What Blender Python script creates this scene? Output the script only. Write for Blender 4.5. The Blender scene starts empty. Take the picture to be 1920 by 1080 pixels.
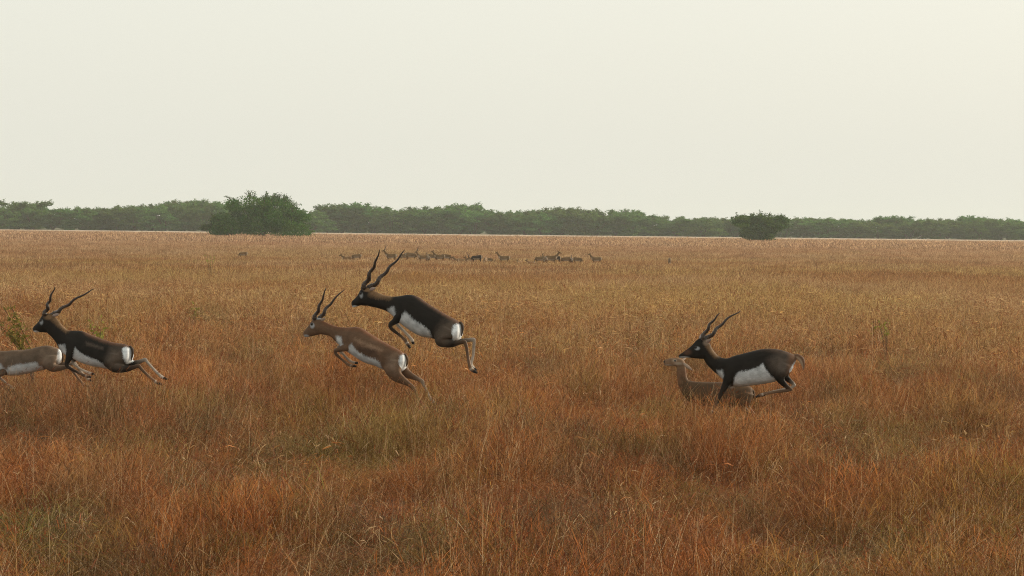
import bpy, math, random
import numpy as np
from mathutils import Vector, Matrix, Euler

R = math.radians
random.seed(7)
RNG = np.random.default_rng(7)
scene = bpy.context.scene
C = scene.collection

# ------------------------------------------------------------------ camera, sky, sun, exposure
F = 5444.0                                   # focal length in pixels of the 1920 wide photograph
CAM_H = 2.3
cd = bpy.data.cameras.new('camera')
cd.sensor_width = 36.0
cd.lens = 36.0 * F / 1920.0
cd.clip_start = 0.5
cd.clip_end = 9000
cam = bpy.data.objects.new('camera', cd)
C.objects.link(cam)
PITCH = math.atan(110.5 / F)
ROLL = R(0.61)
cam.matrix_world = (Matrix.Translation((0, 0, CAM_H)) @ Matrix.Rotation(R(90) - PITCH, 4, 'X')
                    @ Matrix.Rotation(ROLL, 4, 'Z'))
scene.camera = cam
CAM3 = cam.matrix_world.to_3x3()

SUN_AZ, SUN_EL = R(66), R(25)                # azimuth measured from the view direction towards the right
world = bpy.data.worlds.new('World')
scene.world = world
world.use_nodes = True
wn = world.node_tree
wn.nodes.clear()
wo = wn.nodes.new('ShaderNodeOutputWorld')
wb = wn.nodes.new('ShaderNodeBackground')
sky = wn.nodes.new('ShaderNodeTexSky')
sky.sky_type = 'NISHITA'
sky.sun_disc = False
sky.sun_elevation = SUN_EL
sky.sun_rotation = SUN_AZ
sky.altitude = 0
sky.air_density = 1.0
sky.dust_density = 6.0
sky.ozone_density = 1.0
veil = wn.nodes.new('ShaderNodeMix')         # the even pale veil of a hazy sky over the clear one
veil.data_type = 'RGBA'
veil.inputs[0].default_value = 0.66
veil.inputs[7].default_value = (8.75, 8.70, 7.70, 1)
wn.links.new(sky.outputs[0], veil.inputs[6])
wn.links.new(veil.outputs[2], wb.inputs[0])
wb.inputs[1].default_value = 0.128
wn.links.new(wb.outputs[0], wo.inputs[0])

sd = bpy.data.lights.new('sun', 'SUN')
sd.energy = 4.3
sd.angle = R(3.0)
sd.color = (1.0, 0.86, 0.68)
sun = bpy.data.objects.new('sun', sd)
C.objects.link(sun)
SUNV = Vector((math.sin(SUN_AZ) * math.cos(SUN_EL), math.cos(SUN_AZ) * math.cos(SUN_EL), math.sin(SUN_EL)))
sun.rotation_euler = SUNV.to_track_quat('Z', 'Y').to_euler()

scene.view_settings.view_transform = 'Standard'
scene.view_settings.look = 'None'
scene.view_settings.gamma = 1.0
scene.view_settings.exposure = 0.06
scene.view_settings.use_curve_mapping = False
scene.cycles.max_bounces = 6
scene.cycles.transparent_max_bounces = 8
scene.cycles.volume_bounces = 1
scene.cycles.filter_width = 1.05
scene.cycles.use_denoising = True
scene.cycles.denoiser = 'OPENIMAGEDENOISE'
scene.cycles.denoising_input_passes = 'RGB_ALBEDO_NORMAL'
scene.cycles.denoising_prefilter = 'NONE'


# ------------------------------------------------------------------ helpers
def at(px, py, Y):
    """Point of the place seen at a pixel of the photograph, on the vertical plane at distance Y."""
    d = CAM3 @ Vector(((px - 960.0) / F, -(py - 540.0) / F, -1.0))
    return Vector((0, 0, CAM_H)) + d * (Y / d.y)


def px_of(x, y, z):
    v = CAM3.inverted() @ (Vector((x, y, z)) - Vector((0, 0, CAM_H)))
    return 960 + F * v.x / -v.z, 540 - F * v.y / -v.z


def _hash(ix, iy, s):
    h = np.sin(ix * 127.1 + iy * 311.7 + s * 74.7) * 43758.5453
    return h - np.floor(h)


def vnoise(x, y, s=0):
    ix, iy = np.floor(x), np.floor(y)
    fx, fy = x - ix, y - iy
    fx = fx * fx * (3 - 2 * fx)
    fy = fy * fy * (3 - 2 * fy)
    a, b = _hash(ix, iy, s), _hash(ix + 1, iy, s)
    c, d = _hash(ix, iy + 1, s), _hash(ix + 1, iy + 1, s)
    return (a * (1 - fx) + b * fx) * (1 - fy) + (c * (1 - fx) + d * fx) * fy


def fbm(x, y, s=0, o=3):
    t, a, n = 0.0, 0.5, 0.0
    for i in range(o):
        t = t + a * vnoise(x * 2 ** i, y * 2 ** i, s + i * 13)
        n += a
        a *= 0.5
    return t / n


def ground_z(x, y):
    x = np.asarray(x, dtype=float)
    y = np.asarray(y, dtype=float)
    k = np.clip((y - 200) / 250.0, 0, 1)
    z = 0.62 * k * k * (3 - 2 * k)
    z = z - 0.30 * np.exp(-((y - 215) / 62.0) ** 2) + 0.25 * np.clip((y - 600) / 110.0, 0, 1)
    near = np.clip(1 - (np.abs(y) - 60) / 80.0, 0, 1)
    z = z + near * (0.50 * (fbm(x / 2.2 + 40, y / 3.6 + 11, 3, 2) - 0.5))
    z = z + 0.16 * (fbm(x / 14 + 9, y / 22 + 5, 8, 2) - 0.5) * np.clip(1 - (y - 300) / 150.0, 0, 1)
    return z


def tag(o, label=None, cat=None, group=None, kind=None):
    if label: o['label'] = label
    if cat: o['category'] = cat
    if group: o['group'] = group
    if kind: o['kind'] = kind
    return o


def link(name, me, parent=None, mat=None):
    o = bpy.data.objects.new(name, me)
    C.objects.link(o)
    if parent is not None: o.parent = parent
    if mat is not None and len(me.materials) == 0: me.materials.append(mat)
    return o


def empty(name, loc):
    o = bpy.data.objects.new(name, None)
    C.objects.link(o)
    o.location = loc
    o.empty_display_size = 0.3
    return o


def mesh(name, verts, faces, smooth=True):
    me = bpy.data.meshes.new(name)
    me.from_pydata([tuple(v) for v in verts], [], faces)
    if smooth:
        me.polygons.foreach_set('use_smooth', [True] * len(me.polygons))
    me.update()
    return me


class NT:
    """Small wrapper for building materials."""
    def __init__(s, name):
        s.m = bpy.data.materials.new(name)
        s.m.use_nodes = True
        s.t = s.m.node_tree
        s.t.nodes.clear()
        s.out = s.t.nodes.new('ShaderNodeOutputMaterial')

    def n(s, kind, **kw):
        nd = s.t.nodes.new('ShaderNode' + kind)
        for k, v in kw.items(): setattr(nd, k, v)
        return nd

    def l(s, a, b):
        s.t.links.new(a, b)

    def mix(s, f, a, b, bt='MIX'):
        nd = s.n('Mix', data_type='RGBA', blend_type=bt)
        for i, v in ((0, f), (6, a), (7, b)):
            if isinstance(v, (tuple, list)): nd.inputs[i].default_value = (*v[:3], 1)
            elif isinstance(v, (int, float)): nd.inputs[i].default_value = v
            else: s.l(v, nd.inputs[i])
        return nd.outputs[2]

    def math(s, op, a, b=0.0, clamp=False):
        nd = s.n('Math', operation=op, use_clamp=clamp)
        for i, v in ((0, a), (1, b)):
            if isinstance(v, (int, float)): nd.inputs[i].default_value = v
            else: s.l(v, nd.inputs[i])
        return nd.outputs[0]

    def noise(s, scale, detail=4, vec=None, rough=0.6):
        nd = s.n('TexNoise')
        nd.inputs['Scale'].default_value = scale
        nd.inputs['Detail'].default_value = detail
        nd.inputs['Roughness'].default_value = rough
        if vec is not None: s.l(vec, nd.inputs['Vector'])
        return nd.outputs[0]

    def ramp(s, fac, stops):
        nd = s.n('ValToRGB')
        e = nd.color_ramp.elements
        while len(e) < len(stops): e.new(0.5)
        for k, (p, c) in enumerate(stops):
            e[k].position = p
            e[k].color = (*c, 1) if len(c) == 3 else c
        s.l(fac, nd.inputs[0])
        return nd.outputs[0]


# ------------------------------------------------------------------ materials
def mat_ground():
    k = NT('dry_soil')
    pos = k.n('NewGeometry').outputs['Position']
    sep = k.n('SeparateXYZ'); k.l(pos, sep.inputs[0])
    n1 = k.noise(0.35, 6, pos); n2 = k.noise(14, 4, pos)
    base = k.ramp(n1, [(0.3, (0.10, 0.045, 0.02)), (0.5, (0.16, 0.08, 0.035)), (0.7, (0.15, 0.10, 0.04))])
    base = k.mix(k.math('MULTIPLY', n2, 0.6), base, (0.06, 0.035, 0.02))
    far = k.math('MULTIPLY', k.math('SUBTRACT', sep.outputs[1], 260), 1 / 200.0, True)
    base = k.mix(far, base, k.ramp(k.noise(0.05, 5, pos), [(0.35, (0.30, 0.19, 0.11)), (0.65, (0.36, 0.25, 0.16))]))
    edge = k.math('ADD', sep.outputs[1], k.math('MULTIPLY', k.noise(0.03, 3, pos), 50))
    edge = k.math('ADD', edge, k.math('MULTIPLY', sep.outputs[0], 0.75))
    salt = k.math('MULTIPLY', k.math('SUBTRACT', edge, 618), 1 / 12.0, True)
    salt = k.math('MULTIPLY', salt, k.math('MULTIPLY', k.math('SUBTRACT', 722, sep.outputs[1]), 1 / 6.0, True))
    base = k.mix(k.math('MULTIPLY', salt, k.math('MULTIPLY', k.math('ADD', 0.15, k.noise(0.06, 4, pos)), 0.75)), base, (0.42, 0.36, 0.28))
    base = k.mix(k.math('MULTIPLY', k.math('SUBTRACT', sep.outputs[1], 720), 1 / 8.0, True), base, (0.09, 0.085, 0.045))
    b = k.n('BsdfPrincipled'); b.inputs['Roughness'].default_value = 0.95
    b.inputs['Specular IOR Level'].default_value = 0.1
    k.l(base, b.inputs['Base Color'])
    bp = k.n('Bump'); bp.inputs['Strength'].default_value = 0.6; bp.inputs['Distance'].default_value = 0.05
    k.l(n2, bp.inputs['Height']); k.l(bp.outputs[0], b.inputs['Normal'])
    k.l(b.outputs[0], k.out.inputs[0])
    return k.m


def mat_grass(name, trans=0.35):
    k = NT(name)
    a = k.n('Attribute', attribute_name='tint', attribute_type='INSTANCER')
    bl = k.n('Attribute', attribute_name='bl', attribute_type='GEOMETRY')
    sep = k.n('SeparateColor'); k.l(bl.outputs['Color'], sep.inputs[0])
    t, rnd, typ = sep.outputs[0], sep.outputs[1], sep.outputs[2]
    tint = a.outputs['Color']
    dark = k.mix(1.0, tint, (0.36, 0.30, 0.26), 'MULTIPLY')
    light = k.mix(1.0, tint, (2.7, 3.1, 3.5), 'MULTIPLY')
    col = k.mix(k.math('POWER', rnd, 2.2), dark, light)
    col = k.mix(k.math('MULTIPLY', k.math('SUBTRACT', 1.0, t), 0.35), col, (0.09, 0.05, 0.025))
    straw = k.mix(rnd, (0.42, 0.28, 0.15), (0.66, 0.52, 0.34))
    is_straw = k.math('GREATER_THAN', typ, 0.8)
    is_seed = k.math('MULTIPLY', k.math('GREATER_THAN', typ, 0.3), k.math('LESS_THAN', typ, 0.8))
    col = k.mix(is_straw, col, straw)
    col = k.mix(is_seed, col, k.mix(rnd, (0.10, 0.028, 0.014), (0.30, 0.11, 0.05)))
    d = k.n('BsdfDiffuse'); tr = k.n('BsdfTranslucent'); g = k.n('BsdfGlossy')
    g.inputs['Roughness'].default_value = 0.6
    g.inputs['Color'].default_value = (1, 0.9, 0.8, 1)
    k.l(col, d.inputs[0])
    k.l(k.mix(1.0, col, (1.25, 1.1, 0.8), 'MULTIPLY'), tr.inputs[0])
    m1 = k.n('MixShader'); m1.inputs[0].default_value = trans
    k.l(d.outputs[0], m1.inputs[1]); k.l(tr.outputs[0], m1.inputs[2])
    m2 = k.n('MixShader'); m2.inputs[0].default_value = 0.012
    k.l(m1.outputs[0], m2.inputs[1]); k.l(g.outputs[0], m2.inputs[2])
    k.l(m2.outputs[0], k.out.inputs[0])
    return k.m


def mat_leaf(name, c0, c1, c2, trans=0.3):
    k = NT(name)
    at_ = k.n('Attribute', attribute_name='lv', attribute_type='GEOMETRY')
    inf = k.n('ObjectInfo')
    pos = k.n('TexCoord').outputs['Object']
    f = k.math('ADD', k.math('MULTIPLY', at_.outputs['Fac'], 0.6), k.math('MULTIPLY', k.noise(0.5, 3, pos), 0.4))
    col = k.ramp(f, [(0.2, c0), (0.5, c1), (0.8, c2)])
    hsv = k.n('HueSaturation'); k.l(col, hsv.inputs['Color'])
    k.l(k.math('ADD', k.math('MULTIPLY', inf.outputs['Random'], 0.05), 0.475), hsv.inputs['Hue'])
    k.l(k.math('ADD', k.math('MULTIPLY', inf.outputs['Random'], 0.5), 0.75), hsv.inputs['Value'])
    d = k.n('BsdfDiffuse'); tr = k.n('BsdfTranslucent')
    k.l(hsv.outputs[0], d.inputs[0]); k.l(hsv.outputs[0], tr.inputs[0])
    m = k.n('MixShader'); m.inputs[0].default_value = trans
    k.l(d.outputs[0], m.inputs[1]); k.l(tr.outputs[0], m.inputs[2])
    k.l(m.outputs[0], k.out.inputs[0])
    return k.m


def mat_plain(name, c, rough=0.8, var=0.3, scale=8, spec=0.2):
    k = NT(name)
    pos = k.n('TexCoord').outputs['Object']
    col = k.mix(k.noise(scale, 5, pos), tuple(x * (1 - var) for x in c), tuple(min(1, x * (1 + var)) for x in c))
    b = k.n('BsdfPrincipled')
    b.inputs['Roughness'].default_value = rough
    b.inputs['Specular IOR Level'].default_value = spec
    k.l(col, b.inputs['Base Color'])
    k.l(b.outputs[0], k.out.inputs[0])
    return k.m


def mat_coat():
    k = NT('coat')
    a = k.n('Attribute', attribute_name='coat', attribute_type='GEOMETRY')
    pos = k.n('TexCoord').outputs['Object']
    mp = k.n('Mapping'); mp.inputs['Scale'].default_value = (0.35, 1, 1.0); k.l(pos, mp.inputs[0])
    hair = k.noise(160, 3, mp.outputs[0], 0.7)
    blot = k.noise(9, 4, pos)
    v = k.math('ADD', k.math('MULTIPLY', hair, 0.55), k.math('MULTIPLY', blot, 0.45))
    col = k.mix(1.0, a.outputs['Color'], k.ramp(v, [(0.25, (0.62, 0.60, 0.58)), (0.75, (1.3, 1.28, 1.25))]), 'MULTIPLY')
    b = k.n('BsdfPrincipled')
    b.inputs['Roughness'].default_value = 0.6
    b.inputs['Specular IOR Level'].default_value = 0.10
    k.l(col, b.inputs['Base Color'])
    bp = k.n('Bump'); bp.inputs['Strength'].default_value = 0.35; bp.inputs['Distance'].default_value = 0.006
    k.l(hair, bp.inputs['Height']); k.l(bp.outputs[0], b.inputs['Normal'])
    k.l(b.outputs[0], k.out.inputs[0])
    return k.m


def mat_horn():
    k = NT('horn_ringed')
    a = k.n('Attribute', attribute_name='ht', attribute_type='GEOMETRY')
    col = k.mix(a.outputs['Fac'], (0.045, 0.028, 0.018), (0.02, 0.012, 0.008))
    b = k.n('BsdfPrincipled'); b.inputs['Roughness'].default_value = 0.5
    k.l(col, b.inputs['Base Color']); k.l(b.outputs[0], k.out.inputs[0])
    return k.m


M_GROUND = mat_ground()
M_GRASS = mat_grass('dry_grass')
M_COAT = mat_coat()
M_HORN = mat_horn()
M_EYE = mat_plain('eye_dark', (0.008, 0.006, 0.005), 0.12, 0.1, 8, 0.6)
M_BARK = mat_plain('bark', (0.07, 0.05, 0.035), 0.95)
M_BUSH = mat_leaf('bush_leaves', (0.016, 0.052, 0.005), (0.038, 0.092, 0.011), (0.090, 0.150, 0.022))
M_WOOD = mat_leaf('treeline_leaves', (0.042, 0.102, 0.028), (0.080, 0.165, 0.038), (0.135, 0.225, 0.055), 0.5)
M_HERB = mat_leaf('herb_leaves', (0.16, 0.15, 0.03), (0.24, 0.22, 0.05), (0.34, 0.31, 0.09), 0.4)


# ------------------------------------------------------------------ ground
def build_ground():
    ys = np.concatenate([np.linspace(-60, 12, 14), np.arange(13, 80, 0.55), np.arange(80, 200, 3.0),
                         np.arange(200, 800, 20.0), np.linspace(820, 6000, 14)])
    us = np.concatenate([-np.geomspace(60, 1.3, 12), np.linspace(-1.2, 1.2, 130), np.geomspace(1.3, 60, 12)])
    verts = []
    for y in ys:
        w = 0.20 * max(y, 25) + 2
        xs = us * w
        zs = ground_z(xs, np.full_like(xs, y))
        verts += [(float(a), float(y), float(b)) for a, b in zip(xs, zs)]
    n = len(us)
    faces = [(j * n + i, j * n + i + 1, (j + 1) * n + i + 1, (j + 1) * n + i)
             for j in range(len(ys) - 1) for i in range(n - 1)]
    o = link('ground', mesh('ground', verts, faces), None, M_GROUND)
    tag(o, kind='structure')


build_ground()


# ------------------------------------------------------------------ haze (air between camera and treeline)
def build_haze():
    x, y0, y1, z0, z1 = 420, -80, 1500, -2.0, 14.0
    v = [(sx, sy, sz) for sx in (-x, x) for sy in (y0, y1) for sz in (z0, z1)]
    f = [(0, 1, 3, 2), (4, 6, 7, 5), (0, 4, 5, 1), (2, 3, 7, 6), (0, 2, 6, 4), (1, 5, 7, 3)]
    o = link('haze', mesh('haze', v, f, False))
    k = NT('haze_air')
    p = k.n('VolumePrincipled')
    p.inputs['Color'].default_value = (0.84, 0.90, 0.84, 1)
    p.inputs['Density'].default_value = 0.00018
    p.inputs['Anisotropy'].default_value = 0.3
    k.l(p.outputs[0], k.out.inputs['Volume'])
    o.data.materials.append(k.m)
    tag(o, kind='stuff')


build_haze()


# ------------------------------------------------------------------ trees
def add_tube(V, Fc, pts, rads, n=5):
    """Append a tapered tube along pts."""
    pts = [Vector(p) for p in pts]
    b0 = len(V)
    for i, p in enumerate(pts):
        d = (pts[min(i + 1, len(pts) - 1)] - pts[max(i - 1, 0)]).normalized()
        a = d.orthogonal().normalized() if abs(d.z) > 0.95 else d.cross(Vector((0, 0, 1))).normalized()
        b = d.cross(a)
        for k in range(n):
            t = 2 * math.pi * k / n
            V.append(p + (a * math.cos(t) + b * math.sin(t)) * rads[i])
    for i in range(len(pts) - 1):
        for k in range(n):
            k2 = (k + 1) % n
            Fc.append((b0 + i * n + k, b0 + i * n + k2, b0 + (i + 1) * n + k2, b0 + (i + 1) * n + k))


def leaf_mesh(name, pos, size, rnd, rng, mat, flat=0.0, asp=0.42):
    """A crown of many separate pointed leaf sprays, each a small bent rhomb."""
    n = len(pos)
    d = rng.normal(size=(n, 3)); d[:, 2] *= (1 - flat)
    d /= np.linalg.norm(d, axis=1)[:, None]
    e = np.cross(d, rng.normal(size=(n, 3))); e /= np.linalg.norm(e, axis=1)[:, None] + 1e-9
    L = (size * rng.uniform(0.6, 1.4, n))[:, None]
    v = np.empty((n, 4, 3))
    v[:, 0] = pos - d * L; v[:, 2] = pos + d * L
    v[:, 1] = pos + e * L * asp; v[:, 3] = pos - e * L * asp
    me = bpy.data.meshes.new(name)
    me.vertices.add(n * 4); me.loops.add(n * 4); me.polygons.add(n)
    me.vertices.foreach_set('co', v.reshape(-1))
    me.loops.foreach_set('vertex_index', np.arange(n * 4))
    me.polygons.foreach_set('loop_start', np.arange(n) * 4)
    me.update()
    a = me.attributes.new('lv', 'FLOAT', 'POINT')
    a.data.foreach_set('value', np.repeat(rnd, 4).astype(np.float32))
    me.materials.append(mat)
    return me


def make_tree(name, seed, W, H, nleaf, leaf, mat, spray=26, low=0.0, lobes=26, umbrella=False, spike=0.13, lr=(0.10, 0.17)):
    """Returns crown mesh, branch mesh, trunk mesh for a spreading thorn tree W wide and H tall."""
    rng = np.random.default_rng(seed)
    Lb = []
    for i in range(lobes):
        a = rng.uniform(0, 2 * math.pi)
        u = math.sqrt(rng.uniform(0, 1)) * 0.40
        zt = max(0.1, 1 - (u / 0.47) ** 3.4) if not umbrella else 0.92
        z = max(rng.uniform(low + 0.10, 0.84), rng.uniform(low + 0.05, 0.84) if i % 2 else 0) * zt
        if umbrella:
            z = rng.uniform(0.5, 0.84)
            if rng.random() < 0.45: z = rng.uniform(low, 0.5); u *= 0.35 + 0.75 * z
        rr = rng.uniform(*lr)
        Lb.append((math.cos(a) * u * W, math.sin(a) * u * W, z * H, rr * W, min(rr * W * 0.62, H * 0.2) * (0.6 + 0.4 * (1 - u / 0.4))))
    Lb = np.array(Lb)
    pick = rng.integers(0, lobes, nleaf)
    d = rng.normal(size=(nleaf, 3)); d /= np.linalg.norm(d, axis=1)[:, None]
    r = rng.uniform(0.25, 1.0, nleaf) ** 0.5 * (1 + 0.12 * rng.normal(size=nleaf))
    P = Lb[pick, :3] + d * r[:, None] * np.stack([Lb[pick, 3], Lb[pick, 3], Lb[pick, 4]], 1)
    P[:, 2] = np.clip(P[:, 2], 0.15 + rng.uniform(0, 0.5, nleaf), None)
    lobe_r = rng.uniform(0, 1, lobes)
    rnd = 0.55 * lobe_r[pick] + 0.45 * rng.uniform(0, 1, nleaf)
    # branches that stick out of the crown, with leaf sprays along them
    V, Fc, EP, ER = [], [], [], []
    tv, tf = [], []
    tops = [(rng.uniform(-0.04, 0.04) * W, rng.uniform(-0.04, 0.04) * W, 0) for _ in range(4)]
    for (x0, y0, z0) in tops:
        a = rng.uniform(0, 6.28)
        e = Vector((math.cos(a) * W * 0.2, math.sin(a) * W * 0.2, H * 0.55))
        mid = Vector((x0, y0, 0)) * 0.6 + e * 0.4 + Vector((0, 0, 0.1))
        add_tube(tv, tf, [(x0, y0, -0.1), mid, e], [0.02 * H, 0.014 * H, 0.006 * H], 6)
    for i in range(spray):
        l = Lb[rng.integers(0, lobes)] if rng.random() < 0.5 else Lb[np.argsort(-Lb[:, 2])[rng.integers(0, max(3, lobes // 3))]]
        s = Vector((l[0], l[1], l[2]))
        out = Vector((s.x * 1.3 / W, s.y * 1.3 / W, rng.uniform(0.2, 0.8))) + Vector(rng.normal(size=3) * 0.22)
        out.normalize()
        ln = l[4] + H * spike * rng.uniform(0.5, 1.6)
        m = s + out * ln * 0.55 + Vector((0, 0, ln * 0.12))
        e = s + out * ln + Vector((out.x, out.y, 0)) * ln * 0.15
        add_tube(V, Fc, [s, m, e], [0.007 * H, 0.005 * H, 0.002 * H], 4)
        for q in range(20):
            t = rng.uniform(0.3, 1.02)
            p = (s.lerp(m, t / 0.5) if t < 0.5 else m.lerp(e, (t - 0.5) / 0.5)) + Vector(rng.normal(size=3) * leaf * 0.55)
            EP.append(tuple(p)); ER.append(rng.uniform(0, 1))
    P = np.concatenate([P, np.array(EP)]); rnd = np.concatenate([rnd, np.array(ER)])
    lsz = np.concatenate([np.full(nleaf, leaf), np.full(len(EP), leaf * 0.62)])
    cm = leaf_mesh(name + '_crown', P, lsz, rnd, rng, mat, 0.35)
    bm_ = mesh(name + '_branches', V, Fc); bm_.materials.append(M_BARK)
    tm = mesh(name + '_trunk', tv, tf); tm.materials.append(M_BARK)
    return cm, bm_, tm


def place_tree(name, data, loc, scale, rz, label, cat, group=None):
    e = empty(name, loc)
    tag(e, label, cat, group)
    e.scale = scale
    e.rotation_euler = (0, 0, rz)
    for n_, me in zip(('crown', 'branches', 'trunk'), data):
        c = link(n_, me, e)
        if n_ == 'branches': c['kind'] = 'stuff'
    return e


# the big dark bush left of centre
def gz(x, y): return float(ground_z(x, y))
bush = make_tree('bush', 12, 17.4, 7.5, 23000, 0.18, M_BUSH, 220, 0.0, 110, False, 0.075, (0.07, 0.11))
p = at(488, 437, 450)
place_tree('thorn_bush', bush, (p.x, 450, gz(p.x, 450)), (1, 1, 1), 0.6,
           'large dark green thorn bush with ragged spiky top standing before the treeline on the left', 'bush')
side = make_tree('bush_side', 11, 7.0, 3.6, 3500, 0.2, M_BUSH, 26, 0.0, 16)
p = at(408, 437, 452)
place_tree('thorn_bush', side, (p.x, 453, gz(p.x, 453)), (1, 1, 1), 0.2,
           'low dark shrub joined to the left flank of the large dark thorn bush', 'bush')
small = make_tree('small_tree', 31, 10.8, 4.7, 13000, 0.19, M_BUSH, 110, 0.02, 75, True, 0.09, (0.09, 0.14))
p = at(1424, 444, 480)
place_tree('thorn_tree', small, (p.x, 480, gz(p.x, 480)), (1, 1, 1), 1.0,
           'small spreading dark thorn tree standing alone before the treeline at right', 'tree')

SKY = np.array([(-200, 380), (0, 378), (50, 370), (100, 384), (143, 383), (207, 387), (247, 380), (300, 377), (360, 368), (400, 372),
                (450, 378), (567, 387), (627, 380), (680, 377), (720, 389), (757, 386), (797, 384), (815, 389),
                (840, 382), (880, 376), (907, 389), (960, 389), (1017, 389), (1040, 385), (1070, 390), (1100, 385),
                (1133, 396), (1173, 389), (1207, 399), (1240, 398), (1280, 401), (1363, 402), (1513, 402),
                (1573, 403), (1613, 407), (1680, 402), (1747, 404), (1790, 409), (1827, 402), (1913, 404), (2100, 404)], float)
kinds = [make_tree('wood_tree%d' % i, 100 + i, 11.0, 8.0, 5600, 0.27, M_WOOD, 90, 0.0, 38, i % 2 == 1, 0.075, (0.08, 0.14)) for i in range(7)]
WGROUP = 'trees of the far treeline'
named = {50: 'tall hazy tree of the treeline with flat layered crown near the left edge',
         360: 'tall airy flat-crowned tree of the treeline just left of the large dark bush',
         247: 'treeline tree with a small pointed top midway between left edge and dark bush',
         680: 'treeline tree with bumpy crown above the horns of the two leaping antelopes',
         880: 'tallest broad-topped tree of the middle treeline, above the grazing herd',
         797: 'flat-topped treeline tree just left of the tallest broad-topped one',
         1040: 'wide layered treeline tree right of the middle, above the herd',
         1100: 'treeline tree with dark layered top right of the wide layered one',
         1173: 'open twiggy treeline tree left of the small lone tree',
         1680: 'pale spreading treeline tree with a raised flat top right of the lone tree',
         1827: 'treeline tree with even raised crown near the right edge',
         627: 'treeline tree with small raised crown just right of the large dark bush'}
rt = random.Random(5)
def wood_tree(px, d, hk, label, wid=None, kind=None):
    base = at(px, 440, d)
    z = gz(base.x, d)
    top = at(px, float(np.interp(px, SKY[:, 0], SKY[:, 1])), d).z
    h = (top - z) * hk
    me = kinds[kind if kind is not None else rt.randrange(7)]
    s = h / 8.3
    w = wid or rt.uniform(0.95, 1.35)
    place_tree('thorn_tree', me, (base.x, d, z - 0.1), (w, w, s), rt.uniform(0, 6.28), label, 'tree', WGROUP)
for x, lab in named.items():
    wood_tree(x + rt.uniform(-3, 3), 742, 1.0, lab, 1.45, rt.choice([1, 3, 5]))
ORD = ['first', 'second', 'third', 'fourth', 'fifth', 'sixth', 'seventh', 'eighth', 'ninth', 'tenth', 'eleventh', 'twelfth',
       'thirteenth', 'fourteenth', 'fifteenth', 'sixteenth', 'seventeenth', 'eighteenth', 'nineteenth', 'twentieth']
PARTS = [(-100, 385, 'counted from the left edge'), (385, 590, 'behind the large dark bush'),
         (590, 960, 'counted rightwards from the large bush'), (960, 1365, 'counted rightwards from the middle'),
         (1365, 1485, 'behind the small lone tree'), (1485, 2100, 'counted rightwards from the lone tree')]
for first, step, run, d0, k0, k1 in ((-50, 31, 'front', 736, 0.88, 0.97), (-40, 31, 'back', 766, 0.94, 1.0)):
    x = float(first); cnt = {}
    while x < 1980:
        q = [i for i, a in enumerate(PARTS) if a[0] <= x < a[1]][0]
        c = cnt.get(q, 0); cnt[q] = c + 1
        wood_tree(x, d0 + rt.uniform(-8, 8), rt.uniform(k0, k1), '%s %s-row tree of the far treeline, %s' % (ORD[min(c, 19)], run, PARTS[q][2]))
        x += step + rt.uniform(-8, 8)


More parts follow.
